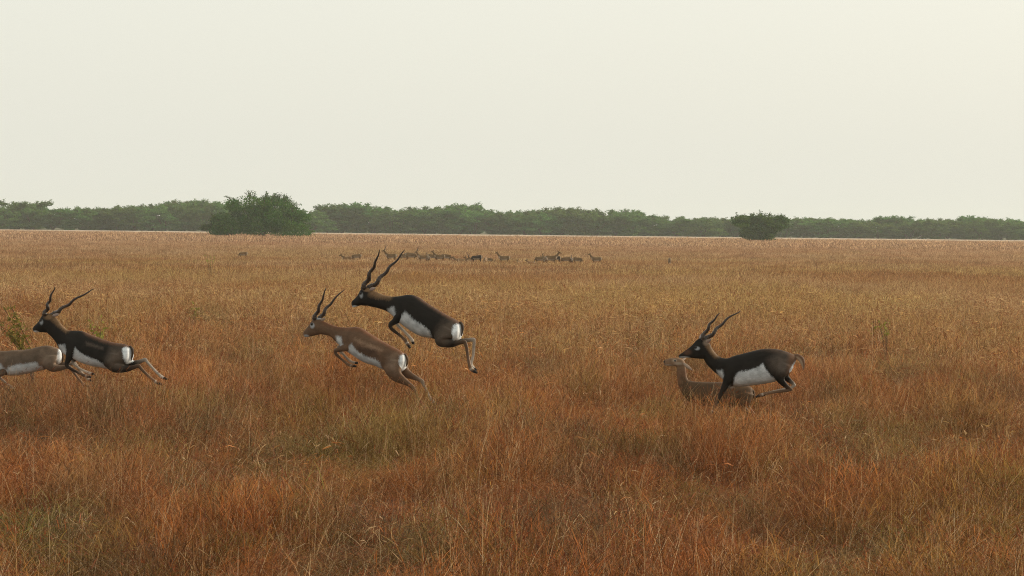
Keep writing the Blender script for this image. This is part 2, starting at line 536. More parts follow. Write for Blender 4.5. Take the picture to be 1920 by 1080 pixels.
# ------------------------------------------------------------------ grass
def tuft(name, seed, n, Rb, L0, L1, w, lean, seeds=0.0, straw=0.0, spread=0.5, seg=3, lodge=0.0):
    rng = np.random.default_rng(seed)
    V, Fc, A = [], [], []
    for i in range(n):
        r = Rb * math.sqrt(rng.uniform()); a = rng.uniform(0, 6.28)
        bx, by = r * math.cos(a), r * math.sin(a)
        is_straw = rng.random() < straw
        L = rng.uniform(L0, L1) * (1.25 if is_straw else 1.0)
        az = rng.normal(0, 0.9) if rng.random() < 0.75 else rng.uniform(0, 6.28)
        ln = max(0.03, rng.normal(lean, spread * 0.5))
        ww = w * rng.uniform(0.6, 1.3) * (0.9 if is_straw else 1)
        th0 = ln * rng.uniform(0.15, 0.6); th1 = min(2.5, ln * rng.uniform(1.3, 3.2))
        wa = rng.uniform(0, 3.14)
        wx, wy = math.cos(wa), math.sin(wa)
        rnd = rng.uniform()
        kink = rng.integers(1, seg) if (is_straw and rng.random() < 0.45) else -1
        p = Vector((bx, by, -0.05)); b0 = len(V)
        if not is_straw and rng.random() < lodge:       # broken blades lying across the sward
            p.z = rng.uniform(0.10, 0.66) * L1
            az = rng.uniform(0, 6.28); L *= rng.uniform(0.22, 0.52)
            th0 = rng.uniform(0.35, 1.5); th1 = th0 + rng.uniform(-0.2, 1.0)
            rnd = rnd ** 0.6
        for s in range(seg + 1):
            t = s / seg
            wd = ww * (1 - t * 0.75) * 0.5
            if s == seg: V.append(p.copy()); A.append((t, rnd, 1.0 if is_straw else 0.0))
            else:
                V.append(p + Vector((wx * wd, wy * wd, 0))); V.append(p - Vector((wx * wd, wy * wd, 0)))
                A += [(t, rnd, 1.0 if is_straw else 0.0)] * 2
            th = th0 + (th1 - th0) * t
            if kink > 0 and s >= kink: th += 1.3
            p = p + Vector((math.sin(th) * math.cos(az), math.sin(th) * math.sin(az), math.cos(th))) * (L / seg)
            if p.z < 0.01: p.z = 0.01
        for s in range(seg - 1):
            q = b0 + s * 2
            Fc.append((q, q + 1, q + 3, q + 2))
        q = b0 + (seg - 1) * 2
        Fc.append((q, q + 1, q + 2))
        if rng.random() < seeds:                       # a seed head of a few spikelets near the tip
            tip = V[b0 + seg * 2]
            for m in range(3):
                c = tip - Vector((math.sin(th1) * math.cos(az), math.sin(th1) * math.sin(az), math.cos(th1))) * (m * L * 0.06)
                dv = Vector(rng.normal(size=3)); dv.z = abs(dv.z) * 0.6; dv.normalize()
                sd_ = Vector((wx, wy, 0)) * ww * 0.9
                b1 = len(V)
                V.extend([c - sd_, c + sd_, c + dv * L * 0.10])
                A += [(1, rng.uniform(), 0.5)] * 3
                Fc.append((b1, b1 + 1, b1 + 2))
    me = mesh(name, V, Fc, False)
    at_ = me.attributes.new('bl', 'FLOAT_COLOR', 'POINT')
    at_.data.foreach_set('color', np.array([(a, b, c, 1) for a, b, c in A], dtype=np.float32).reshape(-1))
    me.materials.append(M_GRASS)
    return me


def gn_scatter(name, meshes, P, rot, scl, idx, tint):
    """ONE object whose points carry instances of the tufts."""
    col = bpy.data.collections.new(name + '_tufts')
    for i, me in enumerate(meshes):
        col.objects.link(bpy.data.objects.new('%s_%02d' % (me.name, i), me))
    n = len(P)
    me = bpy.data.meshes.new(name)
    me.vertices.add(n)
    me.vertices.foreach_set('co', P.astype(np.float32).reshape(-1))
    def att(nm, ty, key, arr):
        a = me.attributes.new(nm, ty, 'POINT'); a.data.foreach_set(key, arr.reshape(-1))
    att('rot', 'FLOAT_VECTOR', 'vector', rot.astype(np.float32))
    att('scl', 'FLOAT_VECTOR', 'vector', scl.astype(np.float32))
    att('idx', 'INT', 'value', idx.astype(np.int32))
    att('tint', 'FLOAT_COLOR', 'color', np.concatenate([tint, np.ones((n, 1))], 1).astype(np.float32))
    o = link(name, me)
    ng = bpy.data.node_groups.new(name + '_scatter', 'GeometryNodeTree')
    ng.interface.new_socket('Geometry', in_out='INPUT', socket_type='NodeSocketGeometry')
    ng.interface.new_socket('Geometry', in_out='OUTPUT', socket_type='NodeSocketGeometry')
    N = ng.nodes
    gi, go = N.new('NodeGroupInput'), N.new('NodeGroupOutput')
    ci = N.new('GeometryNodeCollectionInfo')
    ci.inputs['Collection'].default_value = col
    ci.inputs['Separate Children'].default_value = True
    ci.inputs['Reset Children'].default_value = True
    ip = N.new('GeometryNodeInstanceOnPoints')
    ip.inputs['Pick Instance'].default_value = True
    def na(nm, ty):
        x = N.new('GeometryNodeInputNamedAttribute'); x.data_type = ty
        x.inputs[0].default_value = nm
        return x.outputs[0]
    L = ng.links
    L.new(gi.outputs[0], ip.inputs['Points'])
    L.new(ci.outputs[0], ip.inputs['Instance'])
    L.new(na('idx', 'INT'), ip.inputs['Instance Index'])
    e2r = N.new('FunctionNodeEulerToRotation'); L.new(na('rot', 'FLOAT_VECTOR'), e2r.inputs[0])
    L.new(e2r.outputs[0], ip.inputs['Rotation'])
    L.new(na('scl', 'FLOAT_VECTOR'), ip.inputs['Scale'])
    L.new(ip.outputs[0], go.inputs[0])
    md = o.modifiers.new('scatter', 'NODES'); md.node_group = ng
    return o


RUST = np.array((0.262, 0.094, 0.029)); TAN = np.array((0.350, 0.235, 0.122)); OLIVE = np.array((0.18, 0.130, 0.038))
BROWN = np.array((0.135, 0.066, 0.026)); GREEN = np.array((0.075, 0.105, 0.022)); PINK = np.array((0.37, 0.235, 0.150))
DUSK = np.array((0.075, 0.058, 0.036))  # dark olive thatch with the shade of hollows painted in
# green or brown spots, and DUSK hollows with painted shade, at their places in the field (pixel x, pixel y, radius m, colour, strength)
SPOTS = [(15, 975, 0.55, GREEN, 1.0), (560, 965, 0.35, GREEN, 0.6), (1300, 905, 0.30, GREEN, 0.7), (1650, 1015, 0.30, GREEN, 0.6),
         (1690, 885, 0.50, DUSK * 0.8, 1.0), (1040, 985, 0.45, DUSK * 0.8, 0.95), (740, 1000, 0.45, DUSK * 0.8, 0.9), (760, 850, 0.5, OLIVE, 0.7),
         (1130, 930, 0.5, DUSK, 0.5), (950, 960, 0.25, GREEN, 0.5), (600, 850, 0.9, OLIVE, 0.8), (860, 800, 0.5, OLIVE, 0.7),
         (270, 930, 0.8, BROWN, 0.7), (1500, 900, 0.6, BROWN, 0.4), (20, 590, 1.6, RUST * 0.6, 0.9), (1880, 850, 0.7, BROWN, 0.7)]


def ground_at(px, py, z=0.2):
    d = CAM3 @ Vector(((px - 960.0) / F, -(py - 540.0) / F, -1.0))
    k = (z - CAM_H) / d.z
    return d.x * k, d.y * k


def tint_of(x, y, rng):
    n = len(x)
    a = fbm(x / 3.5, y / 6.0, 21, 3); b = fbm(x / 9.0 + 7, y / 18.0, 31, 3); c = fbm(x / 1.1, y / 1.6, 41, 2)
    near = np.clip(1 - (y - 26) / 30.0, 0, 1)[:, None]
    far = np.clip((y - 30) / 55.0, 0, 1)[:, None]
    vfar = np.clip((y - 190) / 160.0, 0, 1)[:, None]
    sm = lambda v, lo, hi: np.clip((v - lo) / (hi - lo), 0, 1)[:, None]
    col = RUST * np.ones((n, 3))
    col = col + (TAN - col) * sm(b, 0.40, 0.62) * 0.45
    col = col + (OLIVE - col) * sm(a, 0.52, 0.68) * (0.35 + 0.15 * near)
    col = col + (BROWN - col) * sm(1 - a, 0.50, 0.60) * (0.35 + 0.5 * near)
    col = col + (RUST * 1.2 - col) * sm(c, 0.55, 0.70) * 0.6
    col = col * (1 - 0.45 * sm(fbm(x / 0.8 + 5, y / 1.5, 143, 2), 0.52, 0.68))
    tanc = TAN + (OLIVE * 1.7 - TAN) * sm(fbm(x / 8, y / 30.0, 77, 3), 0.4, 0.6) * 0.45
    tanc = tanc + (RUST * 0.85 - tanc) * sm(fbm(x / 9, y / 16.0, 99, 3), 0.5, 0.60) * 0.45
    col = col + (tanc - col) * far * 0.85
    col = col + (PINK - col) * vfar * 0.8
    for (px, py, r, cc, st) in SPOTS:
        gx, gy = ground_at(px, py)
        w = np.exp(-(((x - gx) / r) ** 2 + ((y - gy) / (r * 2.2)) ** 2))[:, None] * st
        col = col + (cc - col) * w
    e1 = fbm(x / 0.45 + 90, y / 1.0 + 3, 171, 2); e2 = fbm(x / 0.6 + 20, y / 1.1 + 33, 181, 2)
    nr = np.clip(1 - (y - 35) / 60.0, 0.25, 1)[:, None]
    col = col + (OLIVE * np.array((0.85, 0.95, 0.8)) - col) * sm(e1, 0.58, 0.70) * 0.45 * nr
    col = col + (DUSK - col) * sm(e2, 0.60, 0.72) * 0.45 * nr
    col = col + (RUST * np.array((1.05, 0.85, 0.7)) - col) * sm(1 - e1, 0.58, 0.70) * 0.6 * nr
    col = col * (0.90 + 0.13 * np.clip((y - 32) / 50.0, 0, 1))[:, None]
    return col * rng.uniform(0.78, 1.22, (n, 1))


def region(rng, y0, y1, dens, margin, soft=0.12):
    """Random points over the field between two distances."""
    hw = lambda y: 0.1775 * y + margin
    area = (y1 - y0) * (hw(y0) + hw(y1))
    n = int(area * dens * 1.25)
    y = rng.uniform(y0, y1, n); x = rng.uniform(-1, 1, n) * hw(y1)
    keep = np.abs(x) < hw(y)
    y, x = y[keep], x[keep]
    return x, y


def scatter_zone(name, label, y0, y1, dens, margin, meshes, seed, smin, smax, rare=None, hvar=0.5):
    rng = np.random.default_rng(seed)
    x, y = region(rng, y0, y1, dens, margin)
    n = len(x)
    z = ground_z(x, y)
    flow = (fbm(x / 2.2 + 3, y / 3.6, 51, 2) - 0.45) * 5.5 + rng.normal(0, 0.45, n)
    hmod = 0.88 - hvar * 0.62 + hvar * 0.12 + hvar * np.clip(2.6 * fbm(x / 1.0 + 17, y / 1.7, 61, 2) - 0.75, 0, 1)
    for hx_, hy_, hr_ in ((1690, 900, .6), (1040, 1000, .5), (740, 1010, .5), (1280, 945, .5), (250, 960, .6), (1860, 870, .5), (640, 900, .4), (1450, 1010, .5)):
        gx_, gy_ = ground_at(hx_, hy_, 0.2)
        hmod = hmod * (1 - 0.6 * np.exp(-((x - gx_) / hr_) ** 2 - ((y - gy_) / (hr_ * 1.5)) ** 2))
    dx_, dy_ = ground_at(1330, 775, 0.35)
    hmod = hmod * (1 + 0.20 * np.exp(-((x - dx_) / 0.9) ** 2 - ((y - dy_) / 1.3) ** 2))     # a taller clump before the doe
    s = rng.uniform(smin, smax, n)
    scl = np.stack([s, s, s * hmod], 1)
    rot = np.stack([rng.normal(0, 0.06, n), rng.normal(0, 0.06, n), flow], 1)
    k = len(meshes)
    idx = rng.integers(0, k, n)
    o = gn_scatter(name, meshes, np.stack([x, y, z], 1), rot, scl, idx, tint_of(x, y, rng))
    tag(o, label, 'grass', kind='stuff')
    return n


GN = 0
near_t = [tuft('near_tuft', 200 + i, 110, 0.18, 0.20, 0.58, 0.0054, [0.55, 0.95, 1.3, 0.4, 1.1][i % 5], 0.30, 0.060, 0.9, 4, 0.74) for i in range(14)]
mid_t = [tuft('mid_tuft', 300 + i, 70, 0.34, 0.26, 0.60, 0.0085, [0.45, 0.75, 1.1][i % 3], 0.32, 0.05, 0.8, 3, 0.48) for i in range(9)]
far_t = [tuft('far_tuft', 400 + i, 80, 0.9, 0.28, 0.55, 0.018, 0.6, 0.12, 0.03, 0.6, 2) for i in range(6)]
vfar_t = [tuft('vfar_tuft', 500 + i, 90, 2.6, 0.24, 0.38, 0.05, 0.6, 0.1, 0.02, 0.6, 2) for i in range(5)]
GN += scatter_zone('dry_grass', 'near rust and brown dry grass, lodged and tangled, in the foreground', 15, 43, 26, 3.0, near_t, 1, 0.72, 1.1, hvar=0.85)
GN += scatter_zone('dry_grass', 'tan and rust dry grass of the middle of the plain', 42, 125, 9.5, 4.0, mid_t, 2, 0.72, 1.1, hvar=0.7)
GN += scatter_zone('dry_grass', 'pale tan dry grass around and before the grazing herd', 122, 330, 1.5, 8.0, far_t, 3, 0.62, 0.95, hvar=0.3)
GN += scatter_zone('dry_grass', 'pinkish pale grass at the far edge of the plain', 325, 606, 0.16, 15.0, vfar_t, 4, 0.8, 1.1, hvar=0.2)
# taller straw stalks standing above the sward
stalk_t = [tuft('stalk', 600 + i, 4, 0.10, 0.40, 0.74, 0.0060, [0.3, 0.8, 1.3, 1.7][i % 4], 0.3, 1.0, 0.9, 6) for i in range(26)]
rg = np.random.default_rng(9)
x, y = region(rg, 16, 75, 2.4, 3.0)
keep = fbm(x / 1.6, y / 2.5, 91, 2) + rg.normal(0, 0.08, len(x)) > 0.50
x, y = x[keep], y[keep]; n = len(x)
s = rg.uniform(0.55, 1.05, n)
o = gn_scatter('straw_stalks', stalk_t, np.stack([x, y, ground_z(x, y)], 1),
               np.stack([rg.normal(0, .1, n), rg.normal(0, .1, n), rg.normal(0, 1.3, n)], 1),
               np.stack([s, s, s], 1), rg.integers(0, 26, n), np.tile(TAN, (n, 1)))
tag(o, 'pale straw stalks sticking up out of the rust grass', 'grass', kind='stuff')
# dark red dead twigs
twig_t = [tuft('twig', 700 + i, 3, 0.06, 0.35, 0.60, 0.0075, 0.35, 1.0, 0.0, 0.5, 5) for i in range(5)]
x, y = region(rg, 18, 170, 0.8, 3.0); n = len(x); s = rg.uniform(0.7, 1.15, n) * (1 + y / 400)
o = gn_scatter('dead_twigs', twig_t, np.stack([x, y, ground_z(x, y)], 1),
               np.stack([rg.normal(0, .15, n), rg.normal(0, .15, n), rg.uniform(0, 6, n)], 1),
               np.stack([s, s, s], 1), rg.integers(0, 5, n), np.tile(np.array((0.07, 0.03, 0.018)), (n, 1)))
tag(o, 'dark reddish dead twigs scattered through the grass', 'grass', kind='stuff')
# short broken leaves and chaff caught on top of the sward
def flecks(name, seed, n, w):
    rng = np.random.default_rng(seed); V, Fc, A = [], [], []
    for i in range(n):
        c = Vector((rng.normal(0, 0.16), rng.normal(0, 0.16), rng.uniform(0.10, 0.40)))
        d = Vector(rng.normal(size=3)); d.z = d.z * 0.8 + 0.25; d.normalize()
        sdv = d.cross(Vector(rng.normal(size=3))).normalized() * w * rng.uniform(0.35, 0.7)
        L = rng.uniform(0.05, 0.16); bend = Vector((0, 0, -rng.uniform(0, 0.5))) * L
        typ = 1.0 if rng.random() < 0.30 else (0.5 if rng.random() < 0.45 else 0.0); rnd = rng.uniform(0.0, 0.55) if typ == 1.0 else rng.uniform(0.2, 1); b0 = len(V)
        V.extend([c - sdv * 0.4, c + sdv * 0.4, c + d * L * 0.5 + sdv, c + d * L * 0.5 - sdv, c + d * L + bend])
        A += [(0.8, rnd, typ)] * 5
        Fc += [(b0, b0 + 1, b0 + 2, b0 + 3), (b0 + 3, b0 + 2, b0 + 4)]
    me = mesh(name, V, Fc, False)
    a_ = me.attributes.new('bl', 'FLOAT_COLOR', 'POINT')
    a_.data.foreach_set('color', np.array([(a, b, c, 1) for a, b, c in A], dtype=np.float32).reshape(-1))
    me.materials.append(M_GRASS)
    return me
fl = [flecks('chaff', 800 + i, 10, 0.0085) for i in range(16)]
x, y = region(rg, 16, 95, 5.5, 3.0)
keep = fbm(x / 0.9 + 4, y / 1.5, 191, 2) + rg.normal(0, 0.1, len(x)) > 0.46
x, y = x[keep], y[keep]; n = len(x); s = 0.52 + y / 66
o = gn_scatter('dry_chaff', fl, np.stack([x, y, ground_z(x, y)], 1),
               np.stack([rg.normal(0, .1, n), rg.normal(0, .1, n), rg.uniform(0, 6.28, n)], 1),
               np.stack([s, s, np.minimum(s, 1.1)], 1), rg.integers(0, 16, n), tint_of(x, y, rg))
tag(o, 'short broken pale and rust leaves caught on top of the grass', 'grass', kind='stuff')
print('grass instances', GN)


# ------------------------------------------------------------------ leafy herbs
def herb(px, py, Y, h, wdt, n, label, lean=0.2, seed=1):
    rng = np.random.default_rng(seed)
    p = at(px, py, Y); z = gz(p.x, Y)
    e = empty('leafy_plant', (p.x, Y, z)); tag(e, label, 'plant')
    V, Fc = [], []; L = []
    for s in range(7):
        a = rng.uniform(0, 6.28); q = rng.uniform(0.2, 1)
        tip = Vector((math.cos(a) * wdt * 0.5 * q - lean * h, math.sin(a) * wdt * 0.3, h * rng.uniform(0.7, 1)))
        mid = tip * 0.5 + Vector((lean * h * 0.2, 0, h * 0.08))
        add_tube(V, Fc, [(0, 0, -0.05), mid, tip], [0.006, 0.004, 0.002], 4)
        for k in range(n // 7):
            t = rng.uniform(0.45, 1.0)
            c = mid.lerp(tip, (t - 0.35) / 0.65)
            L.append(tuple(c + Vector(rng.normal(size=3) * 0.025)))
    L = np.array(L)
    st = link('stem', mesh('stem', V, Fc), e); st.data.materials.append(M_BARK)
    link('leaves', leaf_mesh('leaves', L, 0.032, rng.uniform(0, 1, len(L)), rng, M_HERB, 0, 0.45), e)


herb(70, 620, 37.0, 1.36, 0.42, 300, 'green leafy plant at the left edge in front of the dark antelope\'s nose', 0.30, 3)
herb(182, 600, 41.0, 0.95, 0.25, 90, 'faint green herb standing behind the horns of the left dark antelope', 0.0, 4)
herb(1662, 590, 50.0, 0.85, 0.3, 55, 'small green herb in the tan grass at right', 0.05, 5)
herb(365, 540, 60.0, 0.7, 0.2, 60, 'tiny upright green herb in tan grass right of the left horns', 0.0, 6)
herb(395, 475, 130.0, 1.2, 0.7, 70, 'greenish weed far out in the plain below the large bush', 0.0, 7)
herb(1640, 583, 52.0, 0.75, 0.2, 30, 'lower green herb left of the small one in the tan grass at right', 0.0, 8)


# ------------------------------------------------------------------ antelopes
def catmull(P, sub):
    """Smooth a list of station tuples."""
    P = [np.array(p, float) for p in P]
    out = []
    for i in range(len(P) - 1):
        p0, p1, p2, p3 = P[max(i - 1, 0)], P[i], P[i + 1], P[min(i + 2, len(P) - 1)]
        for k in range(sub):
            t = k / sub
            out.append(0.5 * ((2 * p1) + (-p0 + p2) * t + (2 * p0 - 5 * p1 + 4 * p2 - p3) * t * t
                              + (-p0 + 3 * p1 - 3 * p2 + p3) * t ** 3))
    out.append(P[-1])
    return out


def loft(V, Fc, st, n=20, sup=0.92):
    """st: stations (xt, yt, xb, yb, halfwidth, lateral offset) in drawing units, closed at both ends."""
    b0 = len(V)
    for s in st:
        cx, cy = (s[0] + s[2]) / 2, (s[1] + s[3]) / 2
        ux, uy = (s[0] - s[2]) / 2, (s[1] - s[3]) / 2
        for k in range(n):
            a = 2 * math.pi * k / n
            ca, sa = math.cos(a), math.sin(a)
            ca = math.copysign(abs(ca) ** sup, ca); sa = math.copysign(abs(sa) ** sup, sa)
            w = s[4] * (1.0 - 0.16 * ca)                # a little fuller below than above
            V.append((cx + ux * ca, cy + uy * ca, s[5] + w * sa))
    m = len(st)
    for i in range(m - 1):
        for k in range(n):
            k2 = (k + 1) % n
            Fc.append((b0 + i * n + k, b0 + i * n + k2, b0 + (i + 1) * n + k2, b0 + (i + 1) * n + k))
    Fc.append(tuple(b0 + k for k in range(n))[::-1])
    Fc.append(tuple(b0 + (m - 1) * n + k for k in range(n)))


def leg_stations(pts, lat):
    """pts: (x, y, in-plane radius, lateral radius, lateral factor)."""
    st = []
    for i, p in enumerate(pts):
        a, b = pts[max(i - 1, 0)], pts[min(i + 1, len(pts) - 1)]
        dx, dy = b[0] - a[0], b[1] - a[1]
        l = math.hypot(dx, dy) or 1
        nx, ny = -dy / l, dx / l
        st.append((p[0] + nx * p[2], p[1] + ny * p[2], p[0] - nx * p[2], p[1] - ny * p[2], p[3], lat * p[4]))
    return st


def seg_dist(P, a, b):
    ab = b - a
    t = np.clip(((P - a) @ ab) / max(ab @ ab, 1e-9), 0, 1)
    return np.linalg.norm(P - (a + t[:, None] * ab), axis=1), t


def in_poly(P, poly, soft):
    """Signed soft membership of 2D points in a polygon."""
    x, y = P[:, 0], P[:, 1]
    ins = np.zeros(len(x), bool); dmin = np.full(len(x), 1e9)
    n = len(poly)
    for i in range(n):
        (x1, y1), (x2, y2) = poly[i], poly[(i + 1) % n]
        c = ((y1 > y) != (y2 > y)) & (x < (x2 - x1) * (y - y1) / ((y2 - y1) or 1e-9) + x1)
        ins ^= c
        d, _ = seg_dist(P[:, :2], np.array((x1, y1), float), np.array((x2, y2), float))
        dmin = np.minimum(dmin, d)
    sd_ = np.where(ins, dmin, -dmin)
    return np.clip(0.5 + sd_ / (2 * soft), 0, 1)


def remesh(V, Fc, voxel, smooth_it=4):
    me = bpy.data.meshes.new('tmp')
    me.from_pydata(V, [], Fc)
    o = bpy.data.objects.new('tmp', me); C.objects.link(o)
    m = o.modifiers.new('r', 'REMESH'); m.mode = 'VOXEL'; m.voxel_size = voxel; m.use_smooth_shade = True
    s = o.modifiers.new('s', 'SMOOTH'); s.factor = 0.5; s.iterations = smooth_it
    dg = bpy.context.evaluated_depsgraph_get()
    out = bpy.data.meshes.new_from_object(o.evaluated_get(dg))
    bpy.data.objects.remove(o); bpy.data.meshes.remove(me)
    return out


WHITE = np.array((0.72, 0.77, 0.80)); BLACK = np.array((0.018, 0.014, 0.012)); HOOF = np.array((0.02, 0.017, 0.015))


def antelope(sp):
    """Build one antelope. sp['to'](x, y, lat) maps drawing coordinates to metres around its base."""
    U = sp['unit']                                       # metres per drawing unit
    V, Fc = [], []
    sub = sp.get('sub', 4)
    n = sp.get('ring', 20)
    torso = [(*s, 0.0) for s in sp['torso']]
    head = [(*s, sp.get('headlat', 0.0)) for s in sp['head']]
    loft(V, Fc, catmull(torso, sub), n)
    loft(V, Fc, catmull(head, sub), n)
    legs = []
    SN = sp.get('sn', 0.0)
    for (lat, pts, kind) in sp['legs']:
        pts = [(p[0] + lat * p[4] * SN * min(1, i / 3), *p[1:]) for i, p in enumerate(pts)]
        st = leg_stations(pts, lat)
        loft(V, Fc, catmull(st, sub), 12, 1.0)
        legs.append((lat, pts, kind))
    D = [(v[0] * U, v[1] * U, v[2] * U) for v in V]      # drawing space, metres
    me = remesh(D, Fc, sp.get('voxel', 0.0055), sp.get('smooth', 3))
    nv = len(me.vertices)
    co = np.empty(nv * 3); me.vertices.foreach_get('co', co); co = co.reshape(-1, 3)
    nor = np.empty(nv * 3); me.vertices.foreach_get('normal', nor); nor = nor.reshape(-1, 3)
    P = co / U                                           # back to drawing units
    # which part is each vertex nearest to
    best = np.full(nv, 1e9); part = np.zeros(nv, int); par = np.zeros(nv)
    tc = [((s[0] + s[2]) / 2, (s[1] + s[3]) / 2, 0, math.hypot(s[0] - s[2], s[1] - s[3]) / 2) for s in sp['torso']]
    for i in range(len(tc) - 1):
        d, t = seg_dist(P, np.array(tc[i][:3], float), np.array(tc[i + 1][:3], float))
        r = tc[i][3] + (tc[i + 1][3] - tc[i][3]) * t
        q = d / r
        k = q < best; best[k] = q[k]; part[k] = 0; par[k] = (i + t[k]) / (len(tc) - 1)
    for li, (lat, pts, kind) in enumerate(legs):
        tot = len(pts) - 1
        for i in range(tot):
            if i == 0: continue                          # the root piece belongs to the torso
            a = np.array((pts[i][0], pts[i][1], lat * pts[i][4])); b = np.array((pts[i + 1][0], pts[i + 1][1], lat * pts[i + 1][4]))
            d, t = seg_dist(P, a, b)
            r = pts[i][2] + (pts[i + 1][2] - pts[i][2]) * t
            q = d / r * 0.93
            k = q < best; best[k] = q[k]; part[k] = li + 1; par[k] = (i + t[k]) / tot
    if sp.get('relax', 14):
        ed = np.empty(len(me.edges) * 2, dtype=np.int32); me.edges.foreach_get('vertices', ed); ed = ed.reshape(-1, 2)
        deg = np.bincount(ed.reshape(-1), minlength=nv).astype(float)[:, None]
        wr = np.where(part == 0, 1.0, np.clip((0.42 - par) / 0.2, 0, 1))
        tn_ = np.clip((par - 0.86) / 0.06, 0, 1) * (part == 0)          # keep neck and head crisp
        wr = (wr * (1 - tn_))[:, None] * 0.6
        for it in range(sp.get('relax', 14)):
            acc = np.zeros_like(P)
            np.add.at(acc, ed[:, 0], P[ed[:, 1]]); np.add.at(acc, ed[:, 1], P[ed[:, 0]])
            P = P + (acc / deg - P) * wr
    pal = sp['pal']
    col = np.tile(np.array(pal['body'], float), (nv, 1))
    def put(w, c):
        nonlocal col
        w = np.clip(w, 0, 1)[:, None]
        col = col + (np.array(c, float) - col) * w
    body = (part == 0).astype(float)
    sf = sp.get('soft', 7)
    jit = P.copy(); jit[:, 0] -= np.abs(P[:, 2]) * SN; jit[:, :2] += RNG.normal(0, sf * 0.5, (nv, 2)); jit[:, 1] += (fbm(P[:, 0] / (sf * 0.9), P[:, 1] / (sf * 2.4), 7, 2) - 0.5) * sf * 2.6
    up = body.copy()
    for li, (lat, pts, kind) in enumerate(legs):
        k = part == li + 1
        up[k] = np.clip((0.5 - par[k]) / 0.15, 0, 1)
    for (poly, c, soft) in sp.get('tones', []):  # coat tones, some of them painted muscle highlights
        put(in_poly(jit, poly, soft) * up, c)
    for (poly, soft) in sp['white']:
        rump = poly is sp['white'][-1][0]
        put(in_poly(jit, poly, soft * 1.4) * body, WHITE * sp.get('wk', 1.0) * (1.0 if rump else 0.66))  # belly and chest white dimmed to paint in their shade, rump kept bright
    # underside of belly and between the legs
    lo, hi = sp.get('under', (0, 0))
    if hi > lo:
        w = np.clip((nor[:, 1] - 0.35) * 3, 0, 1) * np.clip((P[:, 0] - lo) / 20, 0, 1) * np.clip((hi - P[:, 0]) / 20, 0, 1)
        put(w * body, WHITE * 0.62)
    # head pattern
    for (c, rx, ry, colr, soft) in sp.get('marks', []):
        q = np.sqrt(((P[:, 0] - c[0] - P[:, 2] * SN) / rx) ** 2 + ((P[:, 1] - c[1]) / ry) ** 2)
        put(np.clip((1 - q) / soft + 0.5, 0, 1), colr)
    # legs
    for li, (lat, pts, kind) in enumerate(legs):
        k = (part == li + 1)
        base = np.array(pal['foreleg'] if kind == 'f' else pal['hindleg'], float)
        inner = np.clip((-nor[:, 2] * np.sign(lat) + 0.05) * 2.5, 0, 1)
        w = np.clip((par - (0.32 if kind == 'h' else 0.25)) / 0.2, 0, 1) * k
        put(w, base)
        put(w * inner * (0.45 if kind == 'h' else 0.7), np.array(pal['inner'], float))
        low = np.clip((par - 0.62) / 0.1, 0, 1) * k
        put(low * 0.6, pal['shank'])
        put(low * inner * 0.6, np.array(pal['inner'], float))
        put((par > 0.93) * k * 1.0, HOOF)
        pale = np.clip(1 - np.abs(par - 0.875) / 0.03, 0, 1) * k
        put(pale * 0.6, np.array(pal['inner'], float))
    mot = fbm(P[:, 0] / 38 + P[:, 2] / 60, P[:, 1] / 30, 5, 3)
    col = col * (0.72 + 0.56 * mot)[:, None]
    a = me.attributes.new('coat', 'FLOAT_COLOR', 'POINT')
    a.data.foreach_set('color', np.concatenate([col, np.ones((nv, 1))], 1).astype(np.float32).reshape(-1))
    W = np.array([tuple(sp['to'](x_, y_, z_)) for x_, y_, z_ in P])
    me.vertices.foreach_set('co', W.astype(np.float32).reshape(-1))
    me.update()
    me.flip_normals()
    me.materials.clear(); me.materials.append(M_COAT)
    me.name = 'antelope_body'
    me.polygons.foreach_set('use_smooth', [True] * len(me.polygons))
    e = sp['empty']
    link('body', me, e)
    to = sp['to']
    # horns: ringed corkscrews
    for h in sp.get('horns', []):
        cl = catmull([(p[0] + p[2] * SN, p[1], p[2]) for p in h['pts']], 14)
        hv, hf, ha = [], [], []
        m = len(cl); nn = 10
        ctr = []
        for i, p in enumerate(cl):
            t = i / (m - 1)
            amp = 0.78 * h['amp'] * (1 - t) ** 0.55 * min(1, t * 8)
            ph = 2 * math.pi * h['turns'] * t + h['ph']
            nx = cl[min(i + 1, m - 1)] - cl[max(i - 1, 0)]
            nx = nx / (np.linalg.norm(nx) + 1e-9)
            s1 = np.array((-nx[1], nx[0], 0)); s2 = np.array((0, 0, 1.0))
            ctr.append(p + (s1 * math.cos(ph) + s2 * math.sin(ph)) * amp)
        for i, c in enumerate(ctr):
            t = i / (m - 1)
            dn = ctr[min(i + 1, m - 1)] - ctr[max(i - 1, 0)]; dn = dn / (np.linalg.norm(dn) + 1e-9)
            s1 = np.cross(dn, (0, 0, 1.0)); s1 /= np.linalg.norm(s1); s2 = np.cross(dn, s1)
            ring = 1 + 0.17 * (1 if i % 3 == 0 else -0.5) * (1 - t)
            r = (h['r'] * 1.14 * (1 - t) ** 0.7 + h['r'] * 0.12) * ring
            for k in range(nn):
                q = 2 * math.pi * k / nn
                w = c + (s1 * math.cos(q) + s2 * math.sin(q)) * r
                hv.append(to(*w)); ha.append(t)
        for i in range(m - 1):
            for k in range(nn):
                k2 = (k + 1) % nn
                hf.append((i * nn + k, i * nn + k2, (i + 1) * nn + k2, (i + 1) * nn + k))
        hf.append(tuple((m - 1) * nn + k for k in range(nn)))
        hm = mesh('horn', hv, hf)
        aa = hm.attributes.new('ht', 'FLOAT', 'POINT'); aa.data.foreach_set('value', np.array(ha, dtype=np.float32))
        hm.materials.append(M_HORN)
        link('horn', hm, e)
